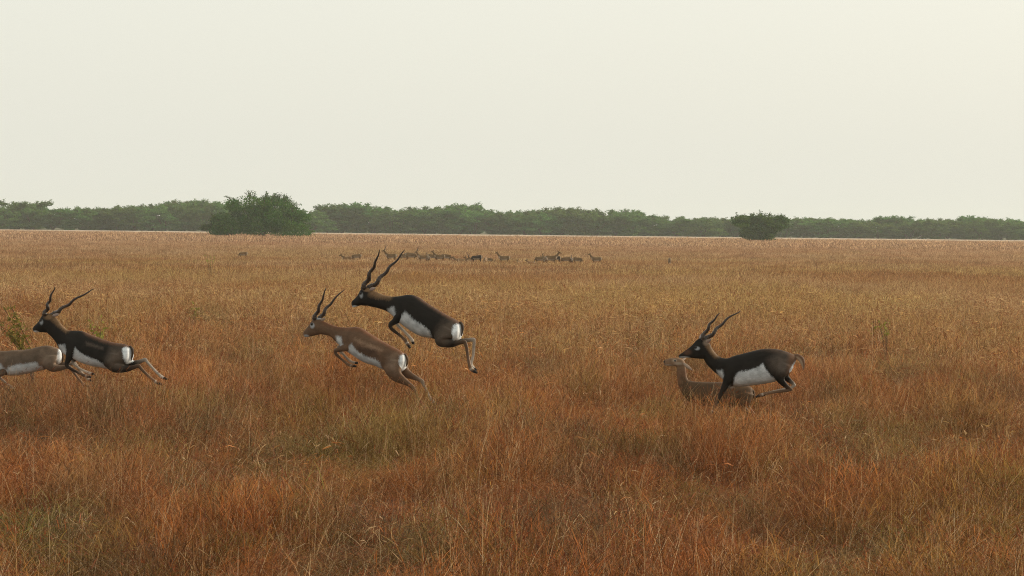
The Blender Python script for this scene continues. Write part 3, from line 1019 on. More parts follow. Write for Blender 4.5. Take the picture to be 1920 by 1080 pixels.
    # ears: cupped leaves
    for er in sp.get('ears', []):
        b, tip, lat0, lat1, wd = er
        b = (b[0] + lat0 * SN, b[1]); tip = (tip[0] + lat1 * SN, tip[1])
        ev, ef, ec = [], [], []
        b3 = np.array((b[0], b[1], lat0), float); t3 = np.array((tip[0], tip[1], lat1), float)
        ax = t3 - b3; ln = np.linalg.norm(ax); ax /= ln
        sd1 = np.cross(ax, (0, 0, 1.0)); sd1 /= np.linalg.norm(sd1); nm = np.cross(sd1, ax)
        ns, nr = 7, 8
        for i in range(ns):
            t = i / (ns - 1)
            w = wd * math.sin(math.pi * (0.12 + 0.88 * t) ** 0.9) ** 0.8 + 0.6
            if i == ns - 1: w = 0.8
            for k in range(nr):
                q = 2 * math.pi * k / nr
                c = b3 + ax * ln * t + sd1 * math.cos(q) * w + nm * math.sin(q) * w * 0.28
                ev.append(to(*c)); ec.append(pal['earin'] if math.sin(q) > 0.2 else pal['ear'])
        for i in range(ns - 1):
            for k in range(nr):
                k2 = (k + 1) % nr
                ef.append((i * nr + k, i * nr + k2, (i + 1) * nr + k2, (i + 1) * nr + k))
        ef.append(tuple((ns - 1) * nr + k for k in range(nr)))
        em = mesh('ear', ev, ef)
        aa = em.attributes.new('coat', 'FLOAT_COLOR', 'POINT')
        aa.data.foreach_set('color', np.array([(*c, 1) for c in ec], dtype=np.float32).reshape(-1))
        em.materials.append(M_COAT)
        link('ear', em, e)
    # eyes
    for (x_, y_, lt, r) in sp.get('eyes', []):
        x_ += lt * SN
        lt *= 0.84
        vv, ff = [], []
        for i in range(7):
            for k in range(10):
                th, q = math.pi * (i + 0.02) / 6.04, 2 * math.pi * k / 10
                vv.append(to(x_ + r * math.sin(th) * math.cos(q), y_ + r * math.sin(th) * math.sin(q), lt + r * math.cos(th)))
        for i in range(6):
            for k in range(10):
                k2 = (k + 1) % 10
                ff.append((i * 10 + k, i * 10 + k2, (i + 1) * 10 + k2, (i + 1) * 10 + k))
        m_ = mesh('eye', vv, ff); m_.materials.append(M_EYE)
        link('eye', m_, e)
    # tail: flat tapering tail, dark above and white below
    if 'tail' in sp:
        tv, tf = [], []
        st = leg_stations([(*p, 1.0) for p in sp['tail']], sp.get('taillat', 0.0))
        st = catmull(st, 4)
        loft(tv, tf, st, 10, 1.0)
        cl = [(pal['tail'] if (i % 10) in sp.get('taildark', (0, 1, 2, 3, 4, 5, 6, 7, 8, 9)) else pal['tailunder']) for i in range(len(tv))]
        m_ = mesh('tail', [to(*v) for v in tv], tf)
        aa = m_.attributes.new('coat', 'FLOAT_COLOR', 'POINT')
        aa.data.foreach_set('color', np.array([(*c, 1) for c in cl], dtype=np.float32).reshape(-1))
        m_.materials.append(M_COAT)
        link('tail', m_, e)
    return e


def crop_map(ox, oy, sc, Y, yaw, xc):
    """Drawing coordinates (pixels of an enlarged crop) to metres about the animal's base; the animal stands in a
    vertical plane turned by yaw about the vertical through drawing x = xc."""
    tn, cs, sn = math.tan(yaw), math.cos(yaw), math.sin(yaw)
    base = at(ox + xc / sc, oy, Y)
    gzv = gz(base.x, Y)
    org = Vector((base.x, Y, gzv))
    unit = Y / F / sc
    def to(x, y, lat):
        # plane through (base.x, Y) turned by yaw: depth = Y - (X - base.x) * tan(yaw)
        d = CAM3 @ Vector(((ox + x / sc - 960.0) / F, -(oy + y / sc - 540.0) / F, -1.0))
        k = (Y + base.x * tn) / (d.y + d.x * tn)
        p = Vector((0, 0, CAM_H)) + d * k
        # lat > 0 is the side turned to the camera
        p += Vector((-sn, -cs, 0)) * (lat * unit)
        return p - org
    return org, unit, to


BUCK = dict(body=(0.014, 0.0115, 0.009), foreleg=(0.035, 0.024, 0.017), hindleg=(0.11, 0.068, 0.042), inner=(0.62, 0.56, 0.48),
            shank=(0.20, 0.12, 0.075), ear=(0.20, 0.14, 0.10), earin=(0.34, 0.27, 0.24), tail=(0.05, 0.035, 0.025), tailunder=(0.8, 0.78, 0.74))
BROWNP = dict(body=(0.175, 0.098, 0.055), foreleg=(0.14, 0.078, 0.045), hindleg=(0.20, 0.12, 0.072), inner=(0.60, 0.52, 0.42),
              shank=(0.20, 0.12, 0.07), ear=(0.26, 0.17, 0.11), earin=(0.36, 0.28, 0.22), tail=(0.10, 0.06, 0.035), tailunder=(0.8, 0.78, 0.74))
GREYP = dict(BROWNP, body=(0.135, 0.092, 0.062), foreleg=(0.13, 0.085, 0.055), hindleg=(0.15, 0.10, 0.068), inner=(0.40, 0.35, 0.29))
DULLP = dict(BROWNP, body=(0.135, 0.080, 0.048), foreleg=(0.11, 0.065, 0.04), hindleg=(0.15, 0.092, 0.058), inner=(0.42, 0.36, 0.29))
T_BACK = (0.10, 0.048, 0.026); T_HAUNCH = (0.10, 0.075, 0.056); T_NAPE = (0.19, 0.115, 0.060)


def near_animal(label, name, crop, Y, yaw, xc, **sp):
    org, unit, to = crop_map(*crop, Y, yaw, xc)
    e = empty(name, org)
    tag(e, label, 'antelope', sp.pop('group', 'antelopes bounding through the near grass'))
    sp.update(empty=e, unit=unit, to=to, sn=math.sin(yaw))
    return antelope(sp)


def mirror_eye(x, y, lat, r): return [(x, y, lat, r), (x, y, -lat, r)]


# --- the black buck at the top of its leap
near_animal('dark black-and-white antelope with long spiral horns leaping highest, hooves clear of the grass', 'antelope',
    (640, 460, 4.154), 32.0, R(24), 600, pal=BUCK,
    torso=[(934, 634, 932, 690, 44), (922, 602, 912, 735, 66), (880, 572, 850, 762, 76), (800, 530, 765, 740, 80), (730, 488, 690, 722, 84),
           (660, 444, 612, 706, 88), (590, 397, 528, 655, 86), (525, 383, 465, 610, 74), (462, 393, 418, 562, 58), (400, 398, 366, 520, 46),
           (340, 388, 318, 500, 38), (290, 368, 268, 486, 33), (245, 348, 228, 478, 31), (205, 340, 195, 468, 28)],
    head=[(240, 350, 222, 462, 22), (212, 332, 198, 470, 31), (178, 326, 172, 470, 34), (152, 346, 150, 468, 31), (128, 388, 130, 474, 23),
          (104, 416, 110, 482, 18), (86, 432, 92, 484, 15), (79, 448, 84, 474, 9)],
    legs=[(62, [(850, 640, 85, 55, 0.5), (815, 700, 76, 48, 0.95), (795, 745, 52, 36, 1.1), (850, 766, 31, 24, 1.0), (915, 758, 18, 15, 0.9), (958, 752, 19, 12, 0.85), (975, 790, 13, 10, 0.85), (988, 870, 11, 10, 0.8), (1000, 935, 13, 11, 0.8), (1020, 968, 15, 12, 0.8), (1058, 992, 9, 10, 0.8)], 'h'),
          (-62, [(850, 640, 80, 50, 0.5), (830, 690, 70, 46, 0.9), (830, 735, 48, 34, 1.0), (890, 755, 28, 22, 1.0), (975, 742, 17, 14, 0.9), (1030, 738, 18, 12, 0.85), (1032, 780, 12, 10, 0.85), (1026, 860, 11, 10, 0.8), (1012, 925, 12, 11, 0.8), (1028, 958, 14, 12, 0.8), (1052, 978, 9, 9, 0.8)], 'h'),
          (48, [(520, 500, 60, 34, 0.7), (475, 545, 44, 28, 1.0), (425, 590, 27, 20, 1.0), (385, 618, 19, 16, 0.95), (392, 648, 14, 13, 0.9), (445, 690, 11, 10, 0.85), (492, 730, 12, 11, 0.8), (512, 760, 14, 12, 0.8), (538, 800, 9, 9, 0.8)], 'f'),
          (-48, [(520, 500, 55, 34, 0.7), (485, 550, 40, 28, 1.0), (450, 580, 26, 20, 1.0), (428, 602, 19, 16, 0.95), (446, 630, 13, 12, 0.9), (490, 672, 11, 10, 0.85), (528, 712, 12, 11, 0.8), (548, 738, 14, 12, 0.8), (562, 772, 9, 9, 0.8)], 'f')],
    tones=[([(560, 380), (700, 440), (840, 530), (960, 600), (960, 640), (880, 600), (760, 520), (640, 440)], T_BACK, 16),
           ([(790, 600), (870, 590), (900, 640), (850, 730), (800, 790), (740, 760), (740, 680)], T_HAUNCH, 40),
           ([(230, 330), (300, 350), (400, 390), (380, 420), (280, 410), (215, 390)], T_NAPE, 18)],
    white=[([(502, 512), (470, 548), (445, 585), (470, 620), (560, 720), (640, 760), (712, 770), (700, 705), (688, 665), (640, 622), (560, 572)], 6),
           ([(362, 496), (412, 476), (424, 545), (400, 580), (375, 540)], 7),
           ([(874, 622), (905, 612), (990, 620), (990, 735), (880, 742), (862, 725), (864, 665)], 6)],
    under=(450, 700),
    marks=[((157, 388), 12, 20, WHITE * 0.4, 0.9), ((151, 370), 12, 15, BLACK, 0.5), ((105, 480), 26, 12, WHITE * 0.75, 0.6), ((200, 345), 30, 16, T_NAPE, 0.6)],
    horns=[dict(pts=[(172, 335, 16), (205, 270, 30), (238, 195, 52), (275, 120, 75), (302, 32, 100)], r=15, amp=11, turns=3.2, ph=0.4),
           dict(pts=[(205, 335, -16), (285, 278, -34), (345, 205, -60), (415, 130, -85), (492, 34, -110)], r=15, amp=12, turns=3.2, ph=2.4)],
    ears=[((222, 345), (272, 330), 24, 62, 13), ((215, 342), (256, 316), -24, -60, 12)],
    eyes=mirror_eye(151, 370, 29, 9),
    tail=[(925, 596, 8, 10), (942, 622, 9, 12), (943, 665, 8, 11), (934, 708, 3, 5)], taillat=0)

# --- the brown young buck below it
near_animal('brown antelope with dark spiral horns and white belly bounding just below the highest leaper', 'antelope',
    (550, 530, 4.5), 33.0, R(24), 560, pal=DULLP,
    torso=[(952, 636, 948, 690, 42), (940, 604, 926, 740, 62), (890, 566, 860, 770, 72), (810, 525, 775, 740, 74), (730, 480, 700, 706, 78),
           (650, 430, 610, 678, 82), (580, 385, 530, 630, 80), (525, 371, 470, 590, 70), (455, 377, 420, 552, 54), (385, 372, 362, 500, 42),
           (320, 352, 315, 455, 35), (275, 332, 262, 440, 31), (240, 318, 222, 436, 28)],
    head=[(262, 330, 240, 432, 20), (236, 305, 212, 440, 29), (200, 296, 190, 444, 33), (165, 312, 165, 450, 31), (138, 350, 142, 455, 24),
          (112, 382, 120, 460, 19), (92, 408, 102, 460, 15), (83, 425, 90, 448, 9)],
    legs=[(58, [(870, 650, 84, 52, 0.5), (855, 720, 74, 46, 0.95), (880, 785, 52, 36, 1.05), (935, 828, 32, 24, 1.0), (985, 860, 19, 15, 0.9), (1012, 885, 18, 12, 0.85), (1035, 925, 12, 10, 0.85), (1065, 985, 11, 10, 0.8), (1085, 1030, 12, 11, 0.8), (1110, 1055, 14, 12, 0.8), (1140, 1075, 9, 10, 0.8)], 'h'),
          (-58, [(870, 650, 78, 50, 0.5), (880, 700, 70, 46, 0.9), (925, 755, 48, 34, 1.0), (990, 788, 30, 22, 1.0), (1050, 815, 19, 14, 0.9), (1085, 835, 18, 12, 0.85), (1105, 875, 12, 10, 0.85), (1135, 935, 11, 10, 0.8), (1160, 985, 12, 11, 0.8), (1180, 1010, 14, 12, 0.8), (1205, 1030, 9, 9, 0.8)], 'h'),
          (46, [(510, 490, 56, 34, 0.7), (470, 540, 40, 27, 1.0), (410, 560, 24, 18, 1.0), (358, 572, 18, 15, 0.95), (362, 600, 13, 12, 0.9), (410, 645, 11, 10, 0.85), (455, 682, 12, 11, 0.8), (490, 698, 13, 12, 0.8), (535, 706, 9, 9, 0.8)], 'f'),
          (-46, [(510, 490, 52, 34, 0.7), (475, 535, 38, 27, 1.0), (425, 545, 24, 18, 1.0), (380, 548, 18, 15, 0.95), (390, 575, 13, 12, 0.9), (435, 622, 11, 10, 0.85), (475, 660, 12, 11, 0.8), (505, 675, 13, 12, 0.8), (545, 680, 9, 9, 0.8)], 'f')],
    tones=[([(240, 300), (380, 360), (560, 365), (700, 440), (850, 530), (970, 600), (960, 640), (840, 570), (700, 490), (560, 410), (380, 400), (240, 345)], (0.135, 0.062, 0.032), 14),
           ([(560, 530), (700, 570), (740, 640), (690, 640), (600, 600), (520, 545)], (0.085, 0.05, 0.032), 14),
           ([(520, 465), (640, 510), (760, 565), (740, 580), (620, 540), (510, 480)], (0.24, 0.155, 0.10), 12),
           ([(800, 620), (870, 600), (900, 680), (860, 760), (800, 740)], (0.20, 0.135, 0.092), 30)],
    white=[([(495, 512), (462, 548), (480, 590), (560, 690), (660, 740), (765, 760), (742, 700), (728, 668), (700, 645), (620, 620), (560, 590), (520, 552)], 6),
           ([(362, 452), (405, 455), (418, 520), (410, 560), (375, 530)], 7),
           ([(900, 615), (940, 605), (985, 620), (975, 740), (905, 752), (893, 700)], 6)],
    under=(460, 740),
    marks=[((162, 362), 17, 22, WHITE * 0.5, 0.7), ((157, 350), 11, 12, BLACK, 0.5), ((108, 450), 24, 12, WHITE * 0.5, 0.6), ((210, 300), 34, 10, WHITE * 0.45, 0.6)],
    horns=[dict(pts=[(178, 306, 15), (208, 235, 28), (240, 155, 44), (280, 44, 68)], r=14, amp=9, turns=2.6, ph=0.5),
           dict(pts=[(222, 304, -15), (265, 240, -32), (325, 160, -55), (425, 58, -80)], r=14, amp=10, turns=2.6, ph=2.2)],
    ears=[((236, 318), (276, 296), 22, 55, 12), ((218, 310), (150, 280), -22, -62, 11)],
    eyes=mirror_eye(156, 350, 30, 9),
    tail=[(940, 600, 8, 10), (960, 634, 9, 12), (960, 678, 8, 10), (950, 712, 3, 5)])

# --- the dark buck at the left
CA = (0, 530, 5.142)
near_animal('dark antelope with widely spread spiral horns stretched out low over the grass at left', 'antelope',
    CA, 34.0, R(24), 900, pal=BUCK,
    torso=[(1266, 652, 1262, 725, 50), (1252, 618, 1240, 775, 74), (1200, 590, 1180, 840, 86), (1110, 578, 1085, 842, 88), (1010, 551, 985, 822, 92),
           (930, 522, 900, 808, 96), (850, 490, 810, 782, 96), (780, 463, 730, 745, 86), (710, 461, 660, 715, 68), (650, 452, 592, 660, 54),
           (600, 410, 545, 580, 44), (560, 360, 500, 525, 38), (530, 325, 462, 488, 34)],
    head=[(545, 350, 480, 480, 24), (512, 305, 452, 482, 34), (462, 296, 420, 480, 38), (415, 312, 388, 478, 35), (375, 372, 362, 478, 26),
          (345, 405, 345, 482, 20), (325, 425, 330, 472, 15), (317, 440, 320, 462, 9)],
    legs=[(70, [(1130, 680, 98, 60, 0.5), (1110, 760, 86, 54, 0.95), (1130, 815, 52, 38, 1.05), (1215, 830, 34, 26, 1.0), (1290, 815, 23, 17, 0.9), (1342, 800, 21, 14, 0.85), (1370, 830, 15, 12, 0.85), (1425, 885, 13, 11, 0.8), (1480, 935, 14, 12, 0.8), (1515, 960, 16, 13, 0.8), (1565, 982, 10, 11, 0.8)], 'h'),
          (-70, [(1130, 680, 92, 56, 0.5), (1160, 740, 80, 50, 0.9), (1210, 780, 50, 36, 1.0), (1280, 785, 32, 24, 1.0), (1350, 760, 20, 15, 0.9), (1395, 745, 20, 13, 0.85), (1420, 775, 14, 11, 0.85), (1475, 835, 13, 11, 0.8), (1530, 890, 14, 12, 0.8), (1560, 915, 16, 13, 0.8), (1605, 935, 10, 10, 0.8)], 'h'),
          (52, [(770, 600, 70, 38, 0.7), (705, 680, 48, 32, 1.0), (672, 740, 29, 22, 1.0), (650, 790, 21, 17, 0.95), (675, 820, 15, 14, 0.9), (740, 855, 13, 12, 0.85), (800, 885, 14, 13, 0.8), (835, 900, 16, 13, 0.8), (885, 912, 10, 10, 0.8)], 'f'),
          (-52, [(770, 600, 62, 36, 0.7), (720, 680, 44, 30, 1.0), (705, 735, 27, 21, 1.0), (698, 772, 20, 16, 0.95), (720, 800, 14, 13, 0.9), (770, 835, 12, 11, 0.85), (825, 860, 13, 12, 0.8), (860, 875, 15, 12, 0.8), (905, 885, 10, 10, 0.8)], 'f')],
    tones=[([(760, 440), (940, 510), (1110, 570), (1280, 600), (1270, 640), (1150, 610), (1000, 575), (860, 520)], T_BACK, 16),
           ([(1080, 640), (1180, 620), (1210, 720), (1170, 830), (1080, 820), (1040, 740)], T_HAUNCH, 46),
           ([(530, 310), (600, 390), (680, 455), (640, 480), (560, 420), (500, 360)], T_NAPE, 18),
           ([(840, 570), (1000, 620), (1000, 640), (850, 600)], (0.085, 0.065, 0.05), 14)],
    white=[([(735, 622), (722, 680), (715, 730), (780, 830), (930, 880), (1060, 880), (1040, 815), (1000, 775), (930, 738), (850, 708), (780, 665)], 6),
           ([(572, 600), (632, 596), (652, 700), (610, 730), (575, 680)], 8),
           ([(1186, 632), (1215, 620), (1330, 630), (1330, 770), (1222, 775), (1198, 715)], 6)],
    under=(700, 1040),
    marks=[((404, 380), 15, 23, WHITE * 0.4, 0.9), ((396, 360), 13, 16, BLACK, 0.5), ((345, 474), 30, 12, WHITE * 0.7, 0.6), ((470, 330), 40, 26, T_NAPE, 0.8)],
    horns=[dict(pts=[(432, 312, 18), (462, 235, 34), (492, 150, 54), (541, 42, 80)], r=16, amp=13, turns=3.1, ph=0.4),
           dict(pts=[(505, 306, -18), (600, 248, -40), (720, 160, -75), (895, 58, -120)], r=16, amp=13, turns=3.1, ph=2.6)],
    ears=[((512, 318), (585, 300), 26, 72, 15), ((500, 300), (555, 262), -26, -60, 13)],
    eyes=mirror_eye(396, 360, 33, 10.5),
    tail=[(1252, 610, 9, 11), (1276, 646, 11, 14), (1275, 700, 9, 12), (1262, 752, 4, 6)])

# --- the brown one partly out of the frame at the left edge
near_animal('brown-backed white-bellied antelope cut by the left edge, running behind the dark widely-horned one', 'antelope',
    CA, 35.0, R(6), 300, pal=GREYP,
    torso=[(602, 690, 600, 740, 20), (590, 655, 575, 775, 48), (540, 625, 520, 812, 70), (460, 605, 440, 838, 80), (380, 614, 360, 856, 84),
           (290, 638, 270, 878, 88), (200, 648, 180, 894, 92), (110, 652, 90, 896, 90), (30, 658, 15, 880, 76), (-40, 650, -50, 820, 58),
           (-105, 625, -105, 760, 46), (-165, 585, -150, 705, 38), (-215, 545, -190, 660, 34)],
    head=[(-190, 560, -170, 660, 24), (-222, 520, -205, 655, 34), (-262, 515, -250, 655, 36), (-300, 545, -290, 662, 30), (-335, 585, -330, 672, 24),
          (-362, 610, -355, 680, 19), (-382, 632, -376, 678, 14), (-390, 645, -388, 665, 9)],
    legs=[(64, [(490, 700, 90, 54, 0.5), (490, 770, 76, 48, 0.95), (520, 815, 46, 34, 1.05), (580, 820, 32, 24, 1.0), (640, 812, 21, 16, 0.9), (680, 815, 20, 13, 0.85), (710, 850, 14, 12, 0.85), (755, 910, 13, 11, 0.8), (795, 960, 14, 12, 0.8), (820, 985, 15, 12, 0.8), (860, 1000, 10, 10, 0.8)], 'h'),
          (-64, [(490, 700, 86, 52, 0.5), (510, 760, 70, 46, 0.9), (550, 795, 44, 32, 1.0), (610, 795, 30, 22, 1.0), (670, 785, 19, 15, 0.9), (710, 780, 19, 13, 0.85), (740, 815, 13, 11, 0.85), (780, 870, 12, 11, 0.8), (820, 915, 13, 12, 0.8), (845, 935, 15, 12, 0.8), (880, 950, 10, 10, 0.8)], 'h'),
          (50, [(90, 770, 66, 36, 0.7), (50, 850, 44, 30, 1.0), (0, 885, 27, 21, 1.0), (-45, 910, 20, 16, 0.95), (-30, 940, 14, 13, 0.9), (20, 985, 12, 11, 0.85), (65, 1020, 13, 12, 0.8), (95, 1040, 15, 12, 0.8), (135, 1050, 10, 10, 0.8)], 'f'),
          (-50, [(90, 770, 60, 36, 0.7), (60, 840, 42, 30, 1.0), (20, 870, 26, 20, 1.0), (-15, 890, 19, 16, 0.95), (0, 925, 13, 12, 0.9), (45, 965, 12, 11, 0.85), (90, 1000, 13, 12, 0.8), (120, 1015, 15, 12, 0.8), (160, 1025, 10, 10, 0.8)], 'f')],
    tones=[([(-200, 520), (0, 630), (250, 620), (560, 590), (600, 660), (400, 660), (200, 700), (0, 710), (-220, 580)], (0.12, 0.080, 0.052), 16),
           ([(60, 700), (300, 690), (420, 650), (360, 760), (200, 780), (60, 790)], (0.11, 0.080, 0.056), 18),
           ([(420, 650), (560, 650), (560, 800), (400, 830)], (0.18, 0.13, 0.092), 34)],
    white=[([(95, 810), (70, 850), (60, 920), (380, 930), (400, 830), (370, 762), (280, 775), (160, 790)], 8),
           ([(-40, 770), (20, 780), (70, 850), (40, 900), (-60, 850)], 10),
           ([(570, 640), (620, 640), (620, 780), (560, 790)], 8)],
    under=(60, 440),
    marks=[((-268, 570), 30, 26, WHITE * 0.6, 0.6), ((-352, 672), 26, 12, WHITE * 0.5, 0.6)],
    horns=[], ears=[((-215, 535), (-150, 500), 26, 66, 15), ((-225, 530), (-175, 480), -26, -62, 14)],
    eyes=mirror_eye(-272, 566, 32, 10),
    tail=[(580, 655, 9, 10), (605, 690, 11, 13), (606, 740, 9, 11), (598, 780, 4, 6)])

# --- the black buck at the right
CE = (1230, 570, 5.143)
near_animal('dark black-and-white antelope galloping alone at right, one foreleg planted straight down', 'antelope',
    CE, 30.0, R(5), 800, pal=dict(BUCK, tail=(0.12, 0.065, 0.038), tailunder=(0.36, 0.27, 0.19)),
    torso=[(1362, 512, 1345, 560, 26), (1335, 490, 1310, 620, 58), (1270, 462, 1235, 700, 84), (1190, 438, 1160, 745, 92), (1100, 428, 1080, 765, 96),
           (1010, 434, 990, 778, 100), (920, 456, 900, 790, 102), (830, 478, 815, 800, 100), (750, 500, 735, 785, 88), (690, 522, 655, 735, 70),
           (640, 518, 590, 680, 56), (590, 490, 535, 632, 46), (550, 440, 490, 585, 38), (520, 390, 462, 535, 36)],
    head=[(530, 400, 470, 530, 26), (490, 345, 452, 530, 36), (440, 325, 415, 528, 40), (390, 350, 375, 524, 36), (335, 408, 335, 520, 28),
          (285, 446, 290, 518, 22), (245, 474, 250, 522, 17), (218, 495, 222, 520, 11)],
    legs=[(74, [(1240, 570, 100, 60, 0.5), (1205, 650, 76, 52, 0.95), (1190, 715, 46, 34, 1.05), (1225, 765, 30, 24, 1.0), (1265, 800, 21, 17, 0.9), (1295, 818, 20, 14, 0.85), (1255, 832, 15, 12, 0.85), (1160, 842, 14, 11, 0.8), (1060, 858, 14, 12, 0.8), (1010, 872, 16, 13, 0.8), (955, 895, 10, 11, 0.8)], 'h'),
          (-74, [(1240, 570, 95, 58, 0.5), (1240, 650, 72, 50, 0.9), (1245, 700, 44, 32, 1.0), (1280, 730, 28, 22, 1.0), (1320, 762, 19, 15, 0.9), (1340, 785, 19, 13, 0.85), (1300, 812, 13, 11, 0.85), (1210, 830, 12, 11, 0.8), (1120, 852, 13, 12, 0.8), (1070, 868, 15, 12, 0.8), (1020, 892, 10, 10, 0.8)], 'h'),
          (56, [(740, 600, 80, 42, 0.7), (705, 690, 56, 36, 1.0), (670, 770, 37, 27, 1.0), (635, 840, 27, 21, 0.95), (612, 890, 18, 16, 0.9), (588, 945, 15, 13, 0.85), (560, 995, 16, 13, 0.8), (545, 1025, 17, 13, 0.8), (520, 1060, 12, 11, 0.8)], 'f'),
          (-56, [(750, 620, 70, 40, 0.7), (745, 710, 48, 34, 1.0), (725, 770, 30, 24, 1.0), (705, 805, 21, 17, 0.95), (735, 806, 15, 13, 0.9), (780, 785, 13, 12, 0.85), (825, 765, 14, 12, 0.8), (845, 760, 15, 13, 0.8), (870, 765, 10, 10, 0.8)], 'f')],
    tones=[([(900, 440), (1100, 415), (1280, 455), (1370, 500), (1360, 530), (1260, 500), (1100, 455)], (0.05, 0.032, 0.022), 16),
           ([(1180, 480), (1320, 500), (1330, 580), (1240, 680), (1130, 640), (1080, 540)], (0.085, 0.066, 0.052), 46),
           ([(1280, 470), (1380, 500), (1340, 600), (1250, 680)], (0.12, 0.065, 0.038), 26),
           ([(500, 370), (560, 450), (600, 510), (570, 520), (520, 470), (480, 410)], T_NAPE, 16)],
    white=[([(1022, 570), (960, 612), (880, 635), (790, 648), (752, 700), (740, 850), (950, 850), (1220, 800), (1180, 748), (1110, 700), (1050, 625)], 6),
           ([(585, 640), (632, 632), (650, 700), (640, 770), (605, 720)], 9),
           ([(1330, 560), (1400, 530), (1400, 620), (1280, 690), (1275, 650)], 8)],
    under=(740, 1150),
    marks=[((395, 426), 23, 16, WHITE * 0.5, 0.8), ((378, 418), 15, 13, BLACK, 0.5), ((270, 515), 50, 10, WHITE * 0.55, 0.7), ((478, 372), 26, 26, (0.20, 0.15, 0.11), 0.8), ((300, 465), 40, 26, (0.07, 0.035, 0.02), 0.8)],
    horns=[dict(pts=[(445, 338, 18), (490, 245, 32), (542, 165, 50), (608, 86, 75)], r=17, amp=13, turns=2.6, ph=0.6),
           dict(pts=[(478, 340, -18), (575, 262, -40), (675, 160, -70), (826, 68, -105)], r=17, amp=14, turns=2.8, ph=2.4)],
    ears=[((492, 368), (528, 332), 28, 76, 15), ((425, 345), (440, 290), -28, -66, 13)],
    eyes=mirror_eye(378, 416, 36, 11),
    taildark=(3, 4, 5, 6, 7, 8),
    tail=[(1325, 508, 22, 16), (1370, 510, 28, 20), (1402, 538, 30, 20), (1418, 580, 20, 17), (1422, 615, 10, 10), (1421, 635, 3, 4)])

# --- the doe behind it
near_animal('tan hornless doe with raised head, half sunk in grass behind the right dark antelope', 'antelope',
    CE, 31.4, R(5), 560, pal=dict(BROWNP, tail=(0.09, 0.06, 0.035), tailunder=(0.12, 0.08, 0.05)),
    torso=[(935, 830, 930, 890, 24), (920, 800, 905, 940, 56), (870, 780, 860, 970, 76), (790, 764, 790, 985, 88), (700, 752, 690, 995, 90),
           (600, 752, 585, 998, 90), (500, 750, 480, 990, 86), (410, 748, 385, 970, 72), (345, 742, 300, 930, 58), (312, 728, 250, 860, 46),
           (300, 696, 216, 790, 38), (293, 656, 202, 715, 32), (287, 615, 198, 650, 29), (278, 575, 200, 608, 26)],
    head=[(290, 590, 215, 622, 22), (270, 545, 215, 605, 33), (225, 520, 205, 604, 34), (180, 518, 175, 602, 30), (135, 522, 140, 600, 24),
          (105, 530, 112, 598, 20), (80, 540, 88, 590, 16), (68, 552, 72, 576, 9)],
    legs=[(62, [(870, 850, 80, 52, 0.5), (850, 930, 62, 44, 0.95), (830, 990, 40, 32, 1.05), (870, 1030, 26, 22, 1.0), (905, 1060, 19, 16, 0.9), (925, 1075, 17, 13, 0.85), (890, 1095, 12, 11, 0.85), (820, 1120, 12, 11, 0.8), (770, 1135, 14, 12, 0.8), (745, 1145, 15, 12, 0.8), (715, 1155, 10, 10, 0.8)], 'h'),
          (-62, [(870, 850, 76, 50, 0.5), (870, 930, 58, 42, 0.9), (870, 985, 38, 30, 1.0), (900, 1020, 25, 20, 1.0), (930, 1045, 18, 15, 0.9), (945, 1060, 17, 13, 0.85), (915, 1085, 12, 11, 0.85), (850, 1110, 12, 11, 0.8), (800, 1125, 14, 12, 0.8), (775, 1135, 15, 12, 0.8), (745, 1145, 10, 10, 0.8)], 'h'),
          (48, [(420, 880, 60, 36, 0.7), (395, 950, 42, 28, 1.0), (370, 1010, 26, 20, 1.0), (355, 1060, 19, 16, 0.95), (375, 1085, 14, 13, 0.9), (430, 1110, 12, 11, 0.85), (480, 1130, 14, 12, 0.8), (505, 1140, 15, 12, 0.8), (540, 1150, 10, 10, 0.8)], 'f'),
          (-48, [(430, 880, 56, 36, 0.7), (415, 950, 40, 28, 1.0), (400, 1000, 25, 20, 1.0), (395, 1045, 18, 15, 0.95), (415, 1070, 13, 12, 0.9), (470, 1095, 12, 11, 0.85), (520, 1115, 13, 12, 0.8), (545, 1125, 15, 12, 0.8), (575, 1135, 10, 10, 0.8)], 'f')],
    tones=[([(240, 700), (500, 730), (1000, 750), (1000, 1000), (600, 1020), (240, 940)], (0.085, 0.050, 0.026), 30),
           ([(60, 500), (300, 500), (300, 640), (60, 620)], (0.21, 0.13, 0.078), 20)],
    white=[([(995, 800), (1000, 800), (998, 840), (995, 840)], 2)],
    under=(0, 0),
    marks=[((215, 575), 40, 14, (0.34, 0.27, 0.20), 0.9), ((110, 590), 50, 10, (0.34, 0.27, 0.20), 0.9), ((180, 545), 20, 13, (0.36, 0.29, 0.22), 0.9), ((78, 556), 9, 12, BLACK * 2, 0.6)],
    horns=[], ears=[((262, 570), (352, 640), 26, 52, 15), ((258, 545), (300, 500), -26, -66, 14)],
    eyes=mirror_eye(182, 546, 30, 10),
    tail=[(915, 815, 9, 10), (940, 845, 10, 12), (942, 890, 8, 10), (935, 915, 3, 5)])


# ------------------------------------------------------------------ the grazing herd, drawn in centimetres (x forward is left, y down)
HBROWN = dict(BROWNP, body=(0.165, 0.098, 0.043), foreleg=(0.22, 0.11, 0.04), hindleg=(0.22, 0.11, 0.042), inner=(0.35, 0.27, 0.18), ear=(0.13, 0.07, 0.04), earin=(0.2, 0.13, 0.09))
HDARK = dict(BUCK, body=(0.035, 0.022, 0.014))


